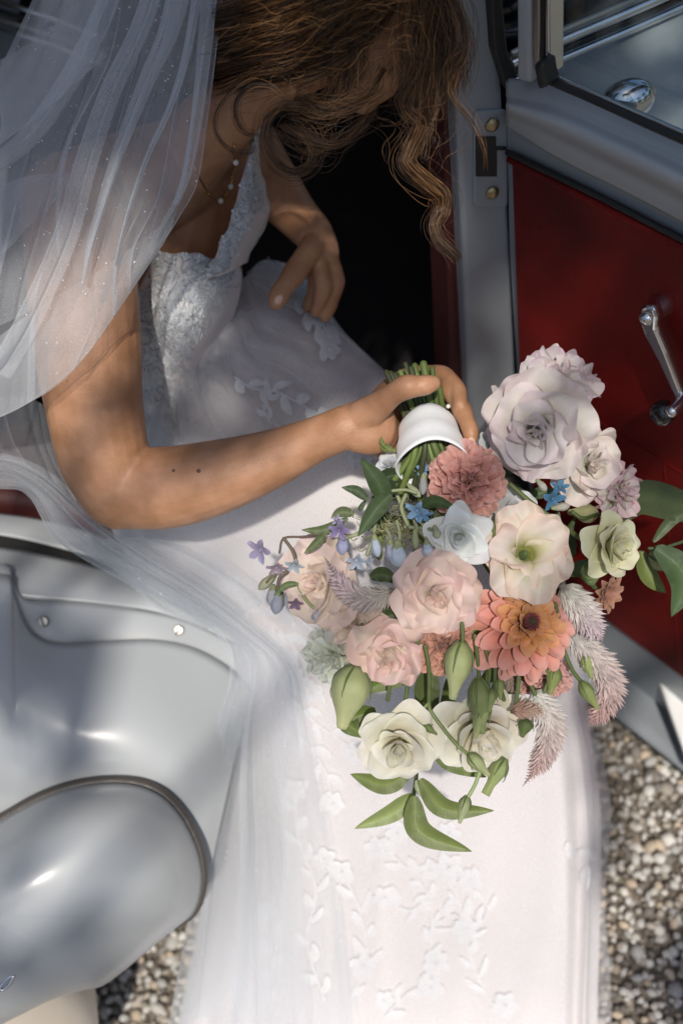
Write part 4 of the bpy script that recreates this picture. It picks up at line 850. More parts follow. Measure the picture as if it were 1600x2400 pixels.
def rose():
    return [dict(n=5, L=1.12, w=.88, a0=52, a1=98, curl=35, ruf=.07, fr=1.3, rc=.15, lf=.22, tipw=.7, h0=-.3, r0=.04, nt=11, ns=11),
            dict(n=4, L=1.04, w=.84, a0=40, a1=72, curl=30, ruf=.06, fr=1.3, rc=.12, lf=.22, tipw=.7, h0=-.25, r0=.04, nt=11, ns=11),
            dict(n=4, L=.92, w=.74, a0=28, a1=44, curl=25, ruf=.06, fr=1.3, rc=.08, lf=.22, tipw=.75, h0=-.15, r0=.05),
            dict(n=3, L=.80, w=.60, a0=20, a1=16, ruf=.05, fr=1.3, rc=.05, lf=.2, tipw=.8, h0=-.05, r0=.05),
            dict(n=3, L=.72, w=.42, a0=10, a1=4, ruf=.04, fr=1.3, rc=.03, lf=.2, tipw=.8, r0=.04),
            dict(n=3, L=.68, w=.24, a0=2, a1=-6, ruf=.02, rc=.02, lf=.2, tipw=.8, r0=.06, inner=True),
            dict(n=3, L=.66, w=.14, a0=0, a1=-3, ruf=.02, rc=.01, lf=.2, tipw=.8, r0=.03, inner=True)]
def puff(k=1.0, n=7):
    out = []
    for i, (L, a1, r0) in enumerate(((1.0, 105, .05), (.98, 88, .05), (.96, 72, .05), (.94, 57, .05), (.92, 43, .05), (.9, 30, .04), (.88, 18, .03), (.86, 8, .02))):
        out.append(dict(n=n if i < 4 else n - 1 - i // 3, L=L, w=.46, a0=a1 * .5, a1=a1, ruf=.12 * k, fr=2.1, rc=.04, lf=.12, tipw=.9, r0=r0, h0=-.18, nt=9, ns=15, frill=.01, inner=i > 5))
    return out
flower('lisianthus', 'large white ruffled lisianthus tinged pink, at the top right of the bouquet', 1264, 992, 124, (-16, 22), lis2(.13), WHT, edge=(.77, .65, .68), d=1.02)
flower('lisianthus', 'white lisianthus seen from behind the largest bloom', 1300, 905, 92, (15, -30), lis(6, .11), WHT, edge=(.74, .58, .66), d=1.075)
flower('lisianthus', None, 1362, 1085, 88, (25, 5), lis2(.13), PCH and WHT, edge=(.76, .64, .60), d=1.07)
flower('lisianthus', 'small white lisianthus with mauve-pink edges at the right', 1432, 1150, 72, (45, 0), lis(6, .12), WHT, edge=(.70, .42, .52), d=1.085)
flower('lisianthus', 'pale cream lisianthus with an open yellow-green throat', 1238, 1292, 118, (4, -12),
       [dict(n=6, L=1.25, w=.66, a0=22, a1=106, ruf=.10, fr=1.8, rc=.1, lf=.14, tipw=.88, r0=.03, h0=-.6, nt=13, ns=17, frill=.008), dict(n=5, L=1.28, w=.68, a0=-6, a1=98, ruf=.09, fr=1.6, rc=.10, lf=.13, tipw=.88, r0=.16, h0=-.75, nt=14, ns=17, p=1.6, frill=.008)], CUP, edge=(.78, .60, .50))
flower('lisianthus', None, 1226, 1232, 62, (0, -30), [dict(n=4, L=1.1, w=.7, a0=18, a1=85, ruf=.08, fr=2.4, rc=.1, lf=.14, tipw=.85, r0=.03, h0=-.4, nt=10, ns=11)], CUP, edge=(.78, .58, .48), d=1.035)
flower('cream_rose', 'half-open pale yellow bloom at the right', 1428, 1280, 76, (35, 5), rose(), CRM, d=1.03)
flower('peach_lisianthus', 'blush lisianthus in the middle of the bouquet', 1022, 1384, 98, (-6, 14), lis2(.12), PCH, edge=(.79, .58, .55))
flower('peach_lisianthus', None, 912, 1512, 86, (-10, 34), lis2(.15), PCH, edge=(.78, .52, .48), d=1.04)
flower('peach_lisianthus', None, 770, 1362, 98, (-35, 0), lis2(.08), PCH, d=1.075)
flower('peach_lisianthus', None, 835, 1452, 88, (-25, 20), lis(6, .09), PCH, d=1.085)
flower('carnation', 'dense ruffled rose-pink bloom near the ribbon', 1092, 1128, 96, (0, -12), puff(1.0, 7), PNK, d=1.03)
flower('carnation', 'dusty brown-pink ruffled bloom under the blush lisianthus', 1046, 1512, 78, (0, 30), puff(1.2, 7), DUS, d=1.045)
flower('carnation', 'faded pink bloom under the dahlia', 1290, 1585, 50, (5, 35), puff(1.0, 6), [(0, (.45, .2, .16)), (1, (.72, .46, .42))], d=1.07)
flower('carnation', None, 1235, 1590, 44, (0, 35), puff(1.0, 6), [(0, (.4, .2, .16)), (1, (.66, .40, .35))], d=1.08)
flower('white_rose', 'small white bloom with pointed petals in the centre', 1074, 1256, 78, (-5, 8), [dict(r, tip_pow=1.2, lf=.35, ruf=.05) for r in rose()], BLU, d=1.01)
flower('white_rose', None, 1192, 1195, 62, (5, -5), [dict(r, ruf=.06) for r in rose()], BLU, d=1.05)
flower('white_rose', None, 1160, 1042, 40, (0, -25), rose(), BLU, d=1.06)
flower('white_rose', None, 912, 1092, 34, (-20, -30), rose(), BLU, d=1.06)
flower('white_rose', 'large creamy white rose low in the bouquet, at the left', 936, 1738, 98, (-6, 16), rose(), ROS, d=1.055)
flower('white_rose', 'wide creamy white rose low in the bouquet, at the right', 1122, 1704, 118, (8, 30), [dict(r, ruf=.05) for r in rose()], ROS, d=1.075)
flower('white_rose', None, 795, 1532, 80, (-30, 15), lis(6, .14), [(0, (.5, .58, .3)), (.5, (.72, .77, .62)), (1, (.76, .79, .72))], d=1.10)
flower('white_rose', None, 748, 1312, 60, (-30, -10), lis(5, .06), [(0, (.5, .58, .3)), (.5, (.74, .76, .6)), (1, (.78, .78, .68))], d=1.11)
# dahlia
def dcore(cm, o, A, R):
    for k in range(46):
        r = R * .17 * math.sqrt(k / 46.); a = k * 2.4; p = o + (A[0] * math.cos(a) + A[1] * math.sin(a)) * r + A[2] * (R * .52 - r * .2)
        V, Fc = tube_geo([p, p + A[2] * R * .06 - (A[0] * math.cos(a) + A[1] * math.sin(a)) * R * .015], [R * .022, R * .014], seg=6)
        cm.add(V, Fc, (.12, .15, .05) if k < 10 else (.28, .07, .09))
COR = [(0, (.60, .22, .10)), (.4, (.72, .28, .19)), (.8, (.76, .36, .29)), (1, (.76, .42, .37))]
ORG = [(0, (.60, .34, .05)), (.5, (.78, .44, .16)), (1, (.76, .42, .24))]
DR = []
for i, (n, L, a0, a1, h, w_, st) in enumerate(((13, 1.10, 75, 118, -.20, .20, COR), (13, 1.04, 68, 104, -.14, .20, COR), (12, .98, 60, 90, -.08, .19, COR), (12, .90, 52, 76, -.02, .18, COR), (11, .80, 44, 64, .03, .165, ORG), (9, .68, 36, 54, .07, .145, ORG), (8, .54, 26, 42, .12, .11, ORG), (9, .42, 10, 24, .16, .06, [(0, (.5, .12, .08)), (1, (.5, .16, .14))]))):
    DR.append(dict(n=n, L=L, w=w_, a0=a0, a1=a1, ruf=.012, fr=1.2, rc=.02, flat=1, lf=.13, tipw=.82, r0=.05, h0=h, curl=-.7, cup=1.3 if i < 7 else .6, nt=9, ns=9, stops=st, inner=i > 6, cj=.12))
flower('dahlia', 'coral dahlia with a dark purple eye', 1222, 1468, 112, (14, -16), DR, COR, core=dcore, d=1.03, jit=.08)
flower('dahlia', 'small tawny dahlia half hidden at the right edge', 1412, 1385, 48, (35, 20), [dict(n=9, L=1.1, w=.30, a0=55, a1=95, flat=1, lf=.3, tipw=.55, cup=.8), dict(n=8, L=.9, w=.27, a0=40, a1=70, flat=1, lf=.3, tipw=.55, cup=.8)], [(0, (.30, .12, .08)), (1, (.52, .30, .21))], d=1.09)
# loose petal at the top
V, Fc, t, s = petal_geo(.030, .014, .001, 20, 60, 2.2, ruf=.002, rc=.02); o, A = frame(1172, 945, 1.06, (0, 0)); mk('petal', o + V @ A, Fc, M['petal'], bq, col=lerp3(WHT, np.clip(t + .4, 0, 1)), subsurf=1)

# leaves
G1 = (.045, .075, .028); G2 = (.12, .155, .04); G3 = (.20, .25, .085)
def leaf(pts, wpx, col, d0=None, d1=None, vee=.25, twist=0, parent=None, curl=.0, name='leaf'):
    """pts: base..tip in px; a flat blade folded along its midrib"""
    n = 14; P = cr(np.array(pts, float), n); T = np.gradient(P, axis=0); T /= np.linalg.norm(T, axis=1, keepdims=True) + 1e-9
    d0 = bd(*pts[0]) + .02 if d0 is None else d0; d1 = d0 if d1 is None else d1; V = []; C = []
    for k in range(n):
        t = k / (n - 1); w_ = .88 * wpx * (math.sin(math.pi * min(1, t * .96 + .04) ** .85) ** .8) if t < 1 else .3; d = d0 + (d1 - d0) * t - curl * math.sin(math.pi * t)
        for s in (-1, -.55, -.08, 0, .08, .55, 1):
            q = P[k] + np.array([-T[k, 1], T[k, 0]]) * s * w_ * .5 * (1 - .25 * abs(twist))
            V.append(W(q[0], q[1], d - vee * abs(s) * w_ * .5 * d / F + twist * s * w_ * .5 * d / F + .0006 * math.sin(t * 30) * abs(s)))
            c = np.array(col) * (1 + .25 * t) * (1.0 if abs(s) > .2 else 1.35); C.append(c)
    return mk(name, V, gridfaces(n, 7), M['leaf'], parent or bq, col=np.array(C), subsurf=1)
leaf([(905, 1182), (885, 1130), (845, 1075)], 56, G1, 1.03, 1.02, .3); leaf([(916, 1158), (880, 1195), (838, 1258)], 50, (.055, .085, .035), 1.015, 1.01, .35)
leaf([(862, 1172), (835, 1150), (800, 1142)], 28, G1, 1.03); leaf([(858, 1172), (845, 1190), (843, 1200)], 14, G1, 1.04); leaf([(990, 1188), (1020, 1175), (1070, 1192)], 34, G1, 1.02, 1.0, .3)
leaf([(925, 1170), (905, 1120), (985, 1110)], 50, (.03, .05, .02), 1.05, 1.05, .4); leaf([(1010, 1200), (1030, 1205), (1055, 1205)], 30, G1, 1.04)
leaf([(1435, 1225), (1500, 1165), (1610, 1190), (1680, 1180)], 96, (.06, .085, .03), 1.09, 1.11, .15); leaf([(1535, 1285), (1590, 1330), (1600, 1380), (1572, 1446)], 84, (.06, .10, .04), 1.07, 1.05, .25)
leaf([(1500, 1290), (1520, 1350), (1560, 1390)], 50, G2, 1.11); leaf([(1530, 1270), (1580, 1215), (1640, 1200)], 30, (.07, .1, .04), 1.10)
leaf([(815, 1215), (760, 1242), (706, 1242)], 28, (.09, .12, .05), 1.05); leaf([(762, 1250), (740, 1275), (712, 1298)], 24, (.08, .11, .04), 1.04); leaf([(830, 1205), (800, 1200), (775, 1215)], 30, (.1, .13, .06), 1.07)
leaf([(968, 1862), (920, 1905), (830, 1942)], 52, G3, 1.09, 1.08, .15); leaf([(970, 1866), (985, 1950), (1106, 1996)], 66, G2, 1.07, 1.06, .2); leaf([(984, 1826), (1040, 1895), (1158, 1900)], 56, G2, 1.06, 1.06, .2)
leaf([(962, 1808), (900, 1838), (820, 1814)], 58, G2, 1.10, 1.09, .15); leaf([(1012, 1752), (1060, 1790), (1140, 1822)], 48, (.09, .13, .025), 1.10, 1.10, .2); leaf([(880, 1665), (815, 1690), (862, 1730)], 64, (.08, .12, .02), 1.10)
leaf([(960, 1590), (900, 1600), (850, 1625)], 46, (.10, .14, .03), 1.12); leaf([(1010, 1565), (1000, 1630), (1020, 1690)], 70, (.06, .085, .02), 1.11); leaf([(1060, 1570), (1050, 1640), (1030, 1700)], 40, (.08, .11, .03), 1.12)
leaf([(790, 1500), (815, 1530), (830, 1580)], 36, G2, 1.09); leaf([(1180, 1600), (1200, 1620), (1200, 1650)], 40, G2, 1.10); leaf([(1130, 1055), (1145, 1068), (1158, 1060)], 22, G1, 1.05)
leaf([(890, 1045), (905, 1050), (930, 1058)], 22, G2, 1.045); leaf([(905, 1050), (893, 1035), (895, 1022)], 12, G2, 1.04); leaf([(975, 1828), (980, 1850), (990, 1868)], 16, (.3, .34, .2), 1.10)
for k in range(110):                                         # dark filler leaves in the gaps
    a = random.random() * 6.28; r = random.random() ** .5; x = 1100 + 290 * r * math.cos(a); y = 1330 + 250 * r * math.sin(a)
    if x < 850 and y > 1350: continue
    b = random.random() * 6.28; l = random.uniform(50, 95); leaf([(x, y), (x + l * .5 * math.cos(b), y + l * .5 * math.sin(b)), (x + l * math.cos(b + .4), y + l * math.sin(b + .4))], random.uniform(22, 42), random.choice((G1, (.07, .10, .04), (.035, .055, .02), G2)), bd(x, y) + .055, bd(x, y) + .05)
# stems
gm = lambda c, b=.15: np.array(c) * random.uniform(1 - b, 1 + b)
def stem(pts, r=4.5, col=(.11, .15, .055), name='stem', parent=None, n=18):
    mb = MB(); a = np.array([(x, y, d if d else bd(x, y) + .01, r) for x, y, d in [(p + (None,))[:3] for p in pts]], float)
    V, Fc = tube_geo(Wa(a[:, :3]), a[:, 3] * a[:, 2] / F, n=n, seg=8); mb.add(V, Fc, gm(col)); return mb.obj(name, M['green'], parent or bq)
for k in range(34):                                         # the bound handle
    a = k * 2.4; r = math.sqrt((k + .5) / 34) * 52; ox, oz = math.cos(a) * r, math.sin(a) * r / F * 1.06
    x0, y0 = 985 + ox * 1.15, random.uniform(852, 905) + (25 if abs(ox) > 40 else 0); th_ = random.uniform(5, 9.5)
    stem([(x0 - 4, y0, 1.075 + oz), (1000 + ox * .85, 950, 1.068 + oz), (1010 + ox * .9, 1050, 1.045 + oz), (1040 + ox * 3 + random.uniform(-40, 40), 1170, 1.06)], th_, random.choice(((.10, .14, .04), (.16, .22, .06), (.07, .085, .04), (.22, .30, .10))))
for k in range(6):
    x = 905 + 10 * k; stem([(x, 872 + 3 * k, 1.08), (x + 25, 925, 1.075), (x + 45, 980, 1.06)], 7, (.08, .085, .04))
# ribbon
a0, a1 = W(1001, 992, 1.066), W(1014, 1092, 1.032); ax = (a1 - a0) / np.linalg.norm(a1 - a0); n1 = np.cross(ax, FW); n1 /= np.linalg.norm(n1); n2 = np.cross(ax, n1)
a0 = a0 + FW * .0; tl = .045
V = []; nu = 64; nv = 10
for j in range(nv):
    t = j / (nv - 1); r = .0258 + .0085 * t ** .8 + .0006 * math.sin(t * 14)
    c = a0 + (a1 - a0) * t
    for i in range(nu):
        ph = 2 * math.pi * i / nu; V.append(c + r * (math.cos(ph) * n1 + math.sin(ph) * n2) + ax * .002 * math.sin(ph * 3))
V = np.array(V); Fc = gridfaces(nv, nu, 0, True); rb = mk('ribbon', V, Fc, M['ribbon'], bq, solid=.0014)
V, Fc = sphere_geo(W(1050, 952, 1.035), .0022, 10, 8); mk('pin', V, Fc, M['pearl'], rb)
for pts in ([(848, 1465), (838, 1510), (826, 1560)], [(912, 1575), (912, 1610), (908, 1640)], [(980, 1500), (962, 1560), (950, 1640)], [(996, 1515), (1005, 1570), (1005, 1650)], [(1082, 1462), (1084, 1490), (1082, 1510)], [(1112, 1490), (1118, 1540), (1122, 1590)], [(1130, 1500), (1146, 1560), (1142, 1620)], [(1160, 1560), (1158, 1600), (1150, 1625)], [(1175, 1560), (1170, 1600), (1180, 1640)],
            [(1300, 1415), (1315, 1480), (1303, 1565)], [(1318, 1518), (1340, 1570), (1362, 1600)], [(1230, 1575), (1250, 1620), (1262, 1640)], [(1275, 1560), (1285, 1590), (1275, 1620)], [(1215, 1580), (1212, 1620), (1208, 1650)], [(976, 1795), (974, 1830), (968, 1868)]):
    stem([p + (bd(*p) - .0 if p[1] < 1650 else bd(*p),) for p in pts], 5)
stem([(1004, 1650, 1.05), (1012, 1672, 1.045), (1060, 1735, 1.045), (1100, 1772, 1.05)], 4.5, (.20, .25, .10)); stem([(1002, 1650, 1.05), (988, 1668, 1.05), (992, 1700, 1.05)], 4, (.18, .24, .09)); stem([(1124, 1808, 1.06), (1112, 1840, 1.06), (1094, 1872, 1.06)], 4.5, (.28, .36, .16))
stem([(1195, 1135, 1.03), (1240, 1175, 1.03), (1300, 1220, 1.03), (1365, 1266, 1.05)], 6, (.12, .15, .05)); stem([(1340, 1200, 1.05), (1365, 1215, 1.05), (1400, 1205, 1.06)], 5, (.07, .10, .03)); stem([(1520, 1285, 1.08), (1560, 1282, 1.08), (1680, 1240, 1.09)], 4, (.07, .10, .04))
stem([(950, 1160, 1.0), (940, 1190, 1.0), (955, 1230, 1.0)], 5, (.24, .27, .14)); stem([(920, 1150, 1.0), (950, 1148, 1.0), (975, 1155, 1.0)], 4, (.24, .27, .14))
stem([(770, 1252, 1.05), (710, 1258, 1.06), (665, 1262, 1.06), (655, 1295, 1.06)], 2.8, (.12, .08, .06)); stem([(665, 1262, 1.06), (685, 1290, 1.06), (695, 1320, 1.06)], 4, (.13, .11, .07)); stem([(672, 1340, 1.06), (655, 1355, 1.06), (650, 1385, 1.06)], 4, (.12, .09, .06)); stem([(672, 1340, 1.06), (640, 1350, 1.06), (625, 1365, 1.06)], 3, (.14, .13, .08))
stem([(700, 1375, 1.06), (716, 1405, 1.055), (735, 1425, 1.05)], 4, (.22, .26, .12)); leaf([(700, 1368), (670, 1372), (642, 1396)], 18, (.10, .14, .05), 1.055)
# closed buds
def bud(px0, py0, px1, py1, rpx, d=None, col=(.36, .43, .16), tipc=(.56, .62, .32), ridge=.10, twist=1.5, sep=True, name='bud', prof=None, label=None):
    d = bd((px0 + px1) / 2, (py0 + py1) / 2) - .005 if d is None else d; a, b = W(px0, py0, d), W(px1, py1, d - .004); ax = b - a; L = np.linalg.norm(ax); ax /= L; s = np.cross(ax, FW); s /= np.linalg.norm(s); q = np.cross(ax, s)
    prof = prof or [(0, .25), (.08, .62), (.22, .95), (.38, 1.0), (.55, .82), (.72, .52), (.86, .33), (.95, .30), (1.0, .22)]
    n = 18; m = 20; ts = np.linspace(0, 1, n); rr = np.interp(ts, [p[0] for p in prof], [p[1] for p in prof]) * rpx * d / F; V = []; C = []
    for t, r in zip(ts, rr):
        for k in range(m):
            ph = 2 * math.pi * k / m; rd = r * (1 + ridge * math.cos(5 * ph + twist * t * 3)); V.append(a + ax * L * t + rd * (math.cos(ph) * s + math.sin(ph) * q)); C.append(np.array(col) * (1 - t) + np.array(tipc) * t)
    Fc = gridfaces(n, m, 0, True) + [tuple(range(m))[::-1], tuple((n - 1) * m + k for k in range(m))]
    o = mk(name, V, Fc, M['petal'], bq, col=np.array(C), label=None) if False else mk(name, V, Fc, M['petal'], bq, col=np.array(C)); tag(o, label)
    if sep:
        for k in range(4):
            ph = 2 * math.pi * (k + .5) / 4 - .4; P = []
            for t in np.linspace(-.03, random.uniform(.45, .6), 8):
                r = float(np.interp(max(t, 0), ts, rr)) * 1.06 + (.002 if t > .42 else 0); P.append(a + ax * L * t + r * (math.cos(ph) * s + math.sin(ph) * q))
            V, Fc = tube_geo(P, np.array([1.6, 2.6, 3, 3, 2.6, 2.0, 1.3, .5]) * 1.0 / F * (1 if rpx > 18 else .7), seg=6); mk('sepal', V, Fc, M['green'], o, col=np.tile((.10, .14, .05), (len(V), 1)))
    return o
bud(835, 1562, 800, 1708, 47, 1.045, (.40, .46, .22), (.66, .68, .38), .07, label='large pale green bud hanging at the lower left'); bud(1082, 1505, 1060, 1640, 33, 1.015, (.36, .42, .18), (.60, .64, .34), .05, 1)
bud(1120, 1590, 1130, 1720, 26, 1.03, (.20, .25, .09), (.3, .35, .15)); bud(1136, 1640, 1112, 1730, 20, 1.03, (.30, .36, .14), (.42, .46, .22)); bud(1150, 1615, 1146, 1668, 14, 1.025, (.22, .28, .10), (.3, .36, .14)); bud(1168, 1590, 1172, 1640, 12, 1.03, (.24, .3, .1), (.3, .36, .14))
bud(1302, 1565, 1288, 1628, 17, 1.04, (.22, .28, .09), (.36, .42, .15)); bud(1360, 1598, 1400, 1662, 16, 1.05, (.22, .28, .09), (.38, .44, .16)); bud(1366, 1530, 1386, 1590, 15, 1.06, (.34, .4, .15), (.42, .5, .2)); bud(1236, 1686, 1222, 1728, 17, 1.06, (.10, .14, .05), (.18, .24, .08))
bud(1098, 1768, 1146, 1818, 17, 1.045, (.34, .40, .18), (.54, .58, .32)); bud(1182, 1780, 1136, 1862, 20, 1.06, (.36, .44, .18), (.44, .5, .22), .12, prof=[(0, .3), (.15, .8), (.35, 1), (.55, .7), (.7, .5), (1, .5)]); bud(1094, 1866, 1076, 1930, 14, 1.06, (.34, .40, .18), (.56, .6, .36))
bud(992, 1698, 1024, 1722, 9, 1.05, (.18, .24, .08), (.24, .3, .1)); bud(1156, 1218, 1158, 1262, 17, 1.02, (.16, .20, .08), (.2, .25, .1)); bud(1362, 1350, 1412, 1340, 26, 1.045, (.22, .30, .10), (.34, .44, .18)); bud(1520, 1300, 1600, 1320, 30, 1.10, (.42, .46, .24), (.55, .58, .34))
bud(1400, 1205, 1330, 1200, 22, 1.07, (.5, .48, .26), (.4, .42, .2), sep=False)
# celosia plumes
def celosia(spine, wpx, c0, c1, d, dens=11, name='celosia'):
    n = 40; P = cr(np.array(spine, float), n); L = np.cumsum(np.r_[0, np.linalg.norm(np.diff(P, axis=0), axis=1)]); mb = MB()
    P3 = Wa(np.concatenate([P, np.full((n, 1), d)], 1)); T = np.gradient(P3, axis=0); T /= np.linalg.norm(T, axis=1, keepdims=True)
    wf = lambda t: wpx * (.75 + .5 * math.sin(math.pi * min(1, t + .15)) - .75 * max(0, t - .8) / .2) * d / F
    mb.tube(P3, [wf(k / (n - 1)) * .28 for k in range(n)], np.array(c0) * .35, seg=8); tot = int(L[-1] * dens / 6)
    for k in range(tot):
        t = k / tot; i = min(n - 2, int(t * (n - 1))); a = k * 2.4; s = np.cross(T[i], FW); s /= np.linalg.norm(s); q = np.cross(T[i], s)
        rd = math.cos(a) * s + math.sin(a) * q; w_ = wf(t); base = P3[i] + rd * w_ * .2; dr = rd * .85 + T[i] * random.uniform(.65, 1.0); dr /= np.linalg.norm(dr); l = w_ * random.uniform(.85, 1.15); sd_ = np.cross(dr, rd); sd_ /= np.linalg.norm(sd_) + 1e-9; u = l * .19
        tip = base + dr * l; m_ = base + dr * l * .45; no = np.cross(sd_, dr)
        V = [base, m_ + sd_ * u, m_ - sd_ * u, m_ + no * u * .8, tip + rd * l * .08]; c = np.array(c0) * (1 - t) + np.array(c1) * t; c = c * random.uniform(.85, 1.12)
        mb.add(V, [(0, 1, 3), (0, 3, 2), (1, 4, 3), (3, 4, 2), (0, 2, 4, 1)], np.array([c * .6, c * .95, c * .95, c, c * 1.08]))
        for e in (-1, 1):
            tp = base + dr * l * .8 + sd_ * e * u * 2.2 + rd * l * .1; mb.add([base, m_ + sd_ * e * u * 1.4, tp], [(0, 1, 2)], np.array([c * .6, c * .9, c]))
    mb.obj(name, M['petal'], bq, smooth=False)
celosia([(916, 1385), (880, 1402), (840, 1400), (800, 1372), (757, 1300)], 28, (.72, .68, .60), (.66, .52, .60), 1.02)
celosia([(1318, 1375), (1345, 1410), (1375, 1450), (1412, 1505)], 36, (.78, .77, .70), (.74, .62, .68), 1.04, 12)
celosia([(1335, 1482), (1372, 1520), (1412, 1570), (1428, 1620), (1405, 1670), (1372, 1706)], 34, (.76, .75, .72), (.70, .46, .44), 1.065, 12)
celosia([(1248, 1622), (1278, 1665), (1288, 1720), (1268, 1780), (1222, 1846)], 31, (.80, .80, .76), (.72, .52, .50), 1.05, 12)
celosia([(1200, 1668), (1230, 1664), (1282, 1668)], 20, (.45, .28, .22), (.72, .58, .48), 1.04); celosia([(1180, 1560), (1195, 1590), (1210, 1620)], 22, (.40, .33, .28), (.50, .38, .32), 1.06); celosia([(1190, 1760), (1165, 1775), (1142, 1792)], 18, (.6, .52, .46), (.60, .45, .42), 1.09)
celosia([(1340, 1430), (1352, 1470), (1340, 1510)], 30, (.36, .31, .28), (.5, .42, .4), 1.075)
# pale blue star sprigs
def star(px, py, r, c, tilt, d=None, n=5):
    d = bd(px, py) - .01 if d is None else d; o, A = frame(px, py, d, tilt); mb = MB(); R = r * d / F
    for k in range(n):
        V, Fc, t, s = petal_geo(R, R * .36, R * .1, 55, 88, 6.28 * k / n + random.random() * .3, rc=R * .12, lf=.25, tipw=.75, nt=6, ns=5, ruf=R * .08, seed=k); mb.add(o + V @ A, Fc, lerp3([(0, np.array(c) * .6), (1, c)], t))
    V, Fc = sphere_geo(o + A[2] * R * .15, R * .16, 8, 5); mb.add(V, Fc, np.array(c) * .8); return mb.obj('blue_flower', M['petal'], bq)
SB = (.26, .44, .66); LV = (.46, .42, .62); PB = (.58, .66, .78)
star(978, 1195, 30, SB, (-20, 30), 1.0); star(992, 1204, 24, (.18, .36, .58), (20, 50), 1.0); star(1292, 1168, 32, (.10, .27, .46), (20, 20), 1.03); star(1310, 1145, 24, (.12, .3, .5), (0, -40), 1.03); star(1175, 1068, 16, (.14, .28, .48), (0, 0), 1.04); star(1198, 1085, 18, (.06, .16, .28), (20, 10), 1.05)
for x, y in ((1015, 1078), (1000, 1090), (990, 1100), (1025, 1070), (1010, 1088)): star(x, y, 18, random.choice((SB, (.3, .42, .58))), (random.uniform(-40, 40), random.uniform(-40, 20)), 1.04)
star(612, 1288, 34, LV, (-30, 25), 1.055); star(648, 1328, 26, (.50, .40, .50), (0, 50), 1.055); star(690, 1322, 24, (.50, .60, .68), (-10, 40), 1.06); star(795, 1242, 26, (.34, .28, .52), (-10, 20), 1.03); star(790, 1220, 14, LV, (0, 0), 1.03); star(692, 1412, 20, (.30, .20, .32), (0, 40), 1.055); star(835, 1312, 28, PB, (0, 40), 1.01); star(860, 1318, 20, PB, (60, 20), 1.01)
def pod(px0, py0, px1, py1, r, c, d=None):
    d = bd(px1, py1) - .012 if d is None else d
    o = bud(px0, py0, px1, py1, r, d, c, np.array(c) * .95, .12, 1.2, False, 'sprig_bud', [(0, .5), (.2, .8), (.5, 1), (.75, .8), (.92, .45), (1, .1)])
    a = np.array([px0, py0], float); b = np.array([px1, py1], float); u = (b - a) / np.linalg.norm(b - a); V, Fc = pxtube([(*(a - u * 6), d, r * .45), (*(a + u * 4), d, r * .8), (*(a + u * (np.linalg.norm(b - a) * .33)), d, r * .86)], n=6, seg=10); mk('calyx', V, Fc, M['green'], o, col=np.tile((.26, .29, .16), (len(V), 1)))
for a in ((878, 1262, 886, 1306, 12, PB), (932, 1280, 936, 1330, 22, PB), (915, 1275, 918, 1315, 14, (.5, .52, .66)), (1000, 1275, 1004, 1308, 14, PB), (972, 1250, 974, 1286, 9, (.4, .44, .26)), (806, 1262, 800, 1300, 16, (.44, .46, .66)), (1020, 1240, 1026, 1262, 10, (.48, .5, .34)), (640, 1352, 606, 1382, 12, (.56, .58, .40)),
          (640, 1380, 634, 1420, 13, (.6, .62, .68)), (655, 1390, 645, 1440, 16, (.5, .54, .64)), (745, 1428, 745, 1462, 16, (.5, .5, .58)), (705, 1395, 690, 1428, 14, (.28, .18, .30)), (992, 1118, 990, 1160, 10, (.42, .42, .42)), (960, 1140, 985, 1165, 9, (.5, .52, .34)), (1262, 1130, 1280, 1150, 9, (.5, .5, .44)), (1300, 1190, 1335, 1185, 10, (.5, .48, .4))): pod(*a)
for (x0, y0, x1, y1) in ((860, 1225, 880, 1262), (930, 1222, 934, 1280), (970, 1220, 974, 1252), (985, 1245, 1002, 1278), (905, 1240, 915, 1275), (930, 1160, 950, 1235), (850, 1245, 806, 1262), (955, 1235, 1020, 1242), (880, 1220, 860, 1300), (990, 1230, 1030, 1250)):
    stem([(x0, y0, bd(x0, y0) - .0), ((x0 + x1) / 2 + 4, (y0 + y1) / 2, bd(x0, y0) - .008), (x1, y1, bd(x1, y1) - .012)], 4.5, (.30, .33, .20))
fz = MB()
for k in range(150):                                       # soft tangled hairs of the sprig
    x, y = random.gauss(935, 50), random.gauss(1235, 24); a = random.random() * 6.28; l = random.uniform(15, 40); d = bd(x, y) + random.uniform(0, .015)
    P = Wa([(x, y, d), (x + l * .5 * math.cos(a), y + l * .5 * math.sin(a), d - .003), (x + l * math.cos(a + .9), y + l * math.sin(a + .9), d)]); V, Fc = tube_geo(P, [.0006, .0005, .0002], seg=4, n=7, caps=False); fz.add(V, Fc, gm((.28, .28, .14), .3))
tag(fz.obj('sprig_tangle', M['green'], bq), kind='stuff')

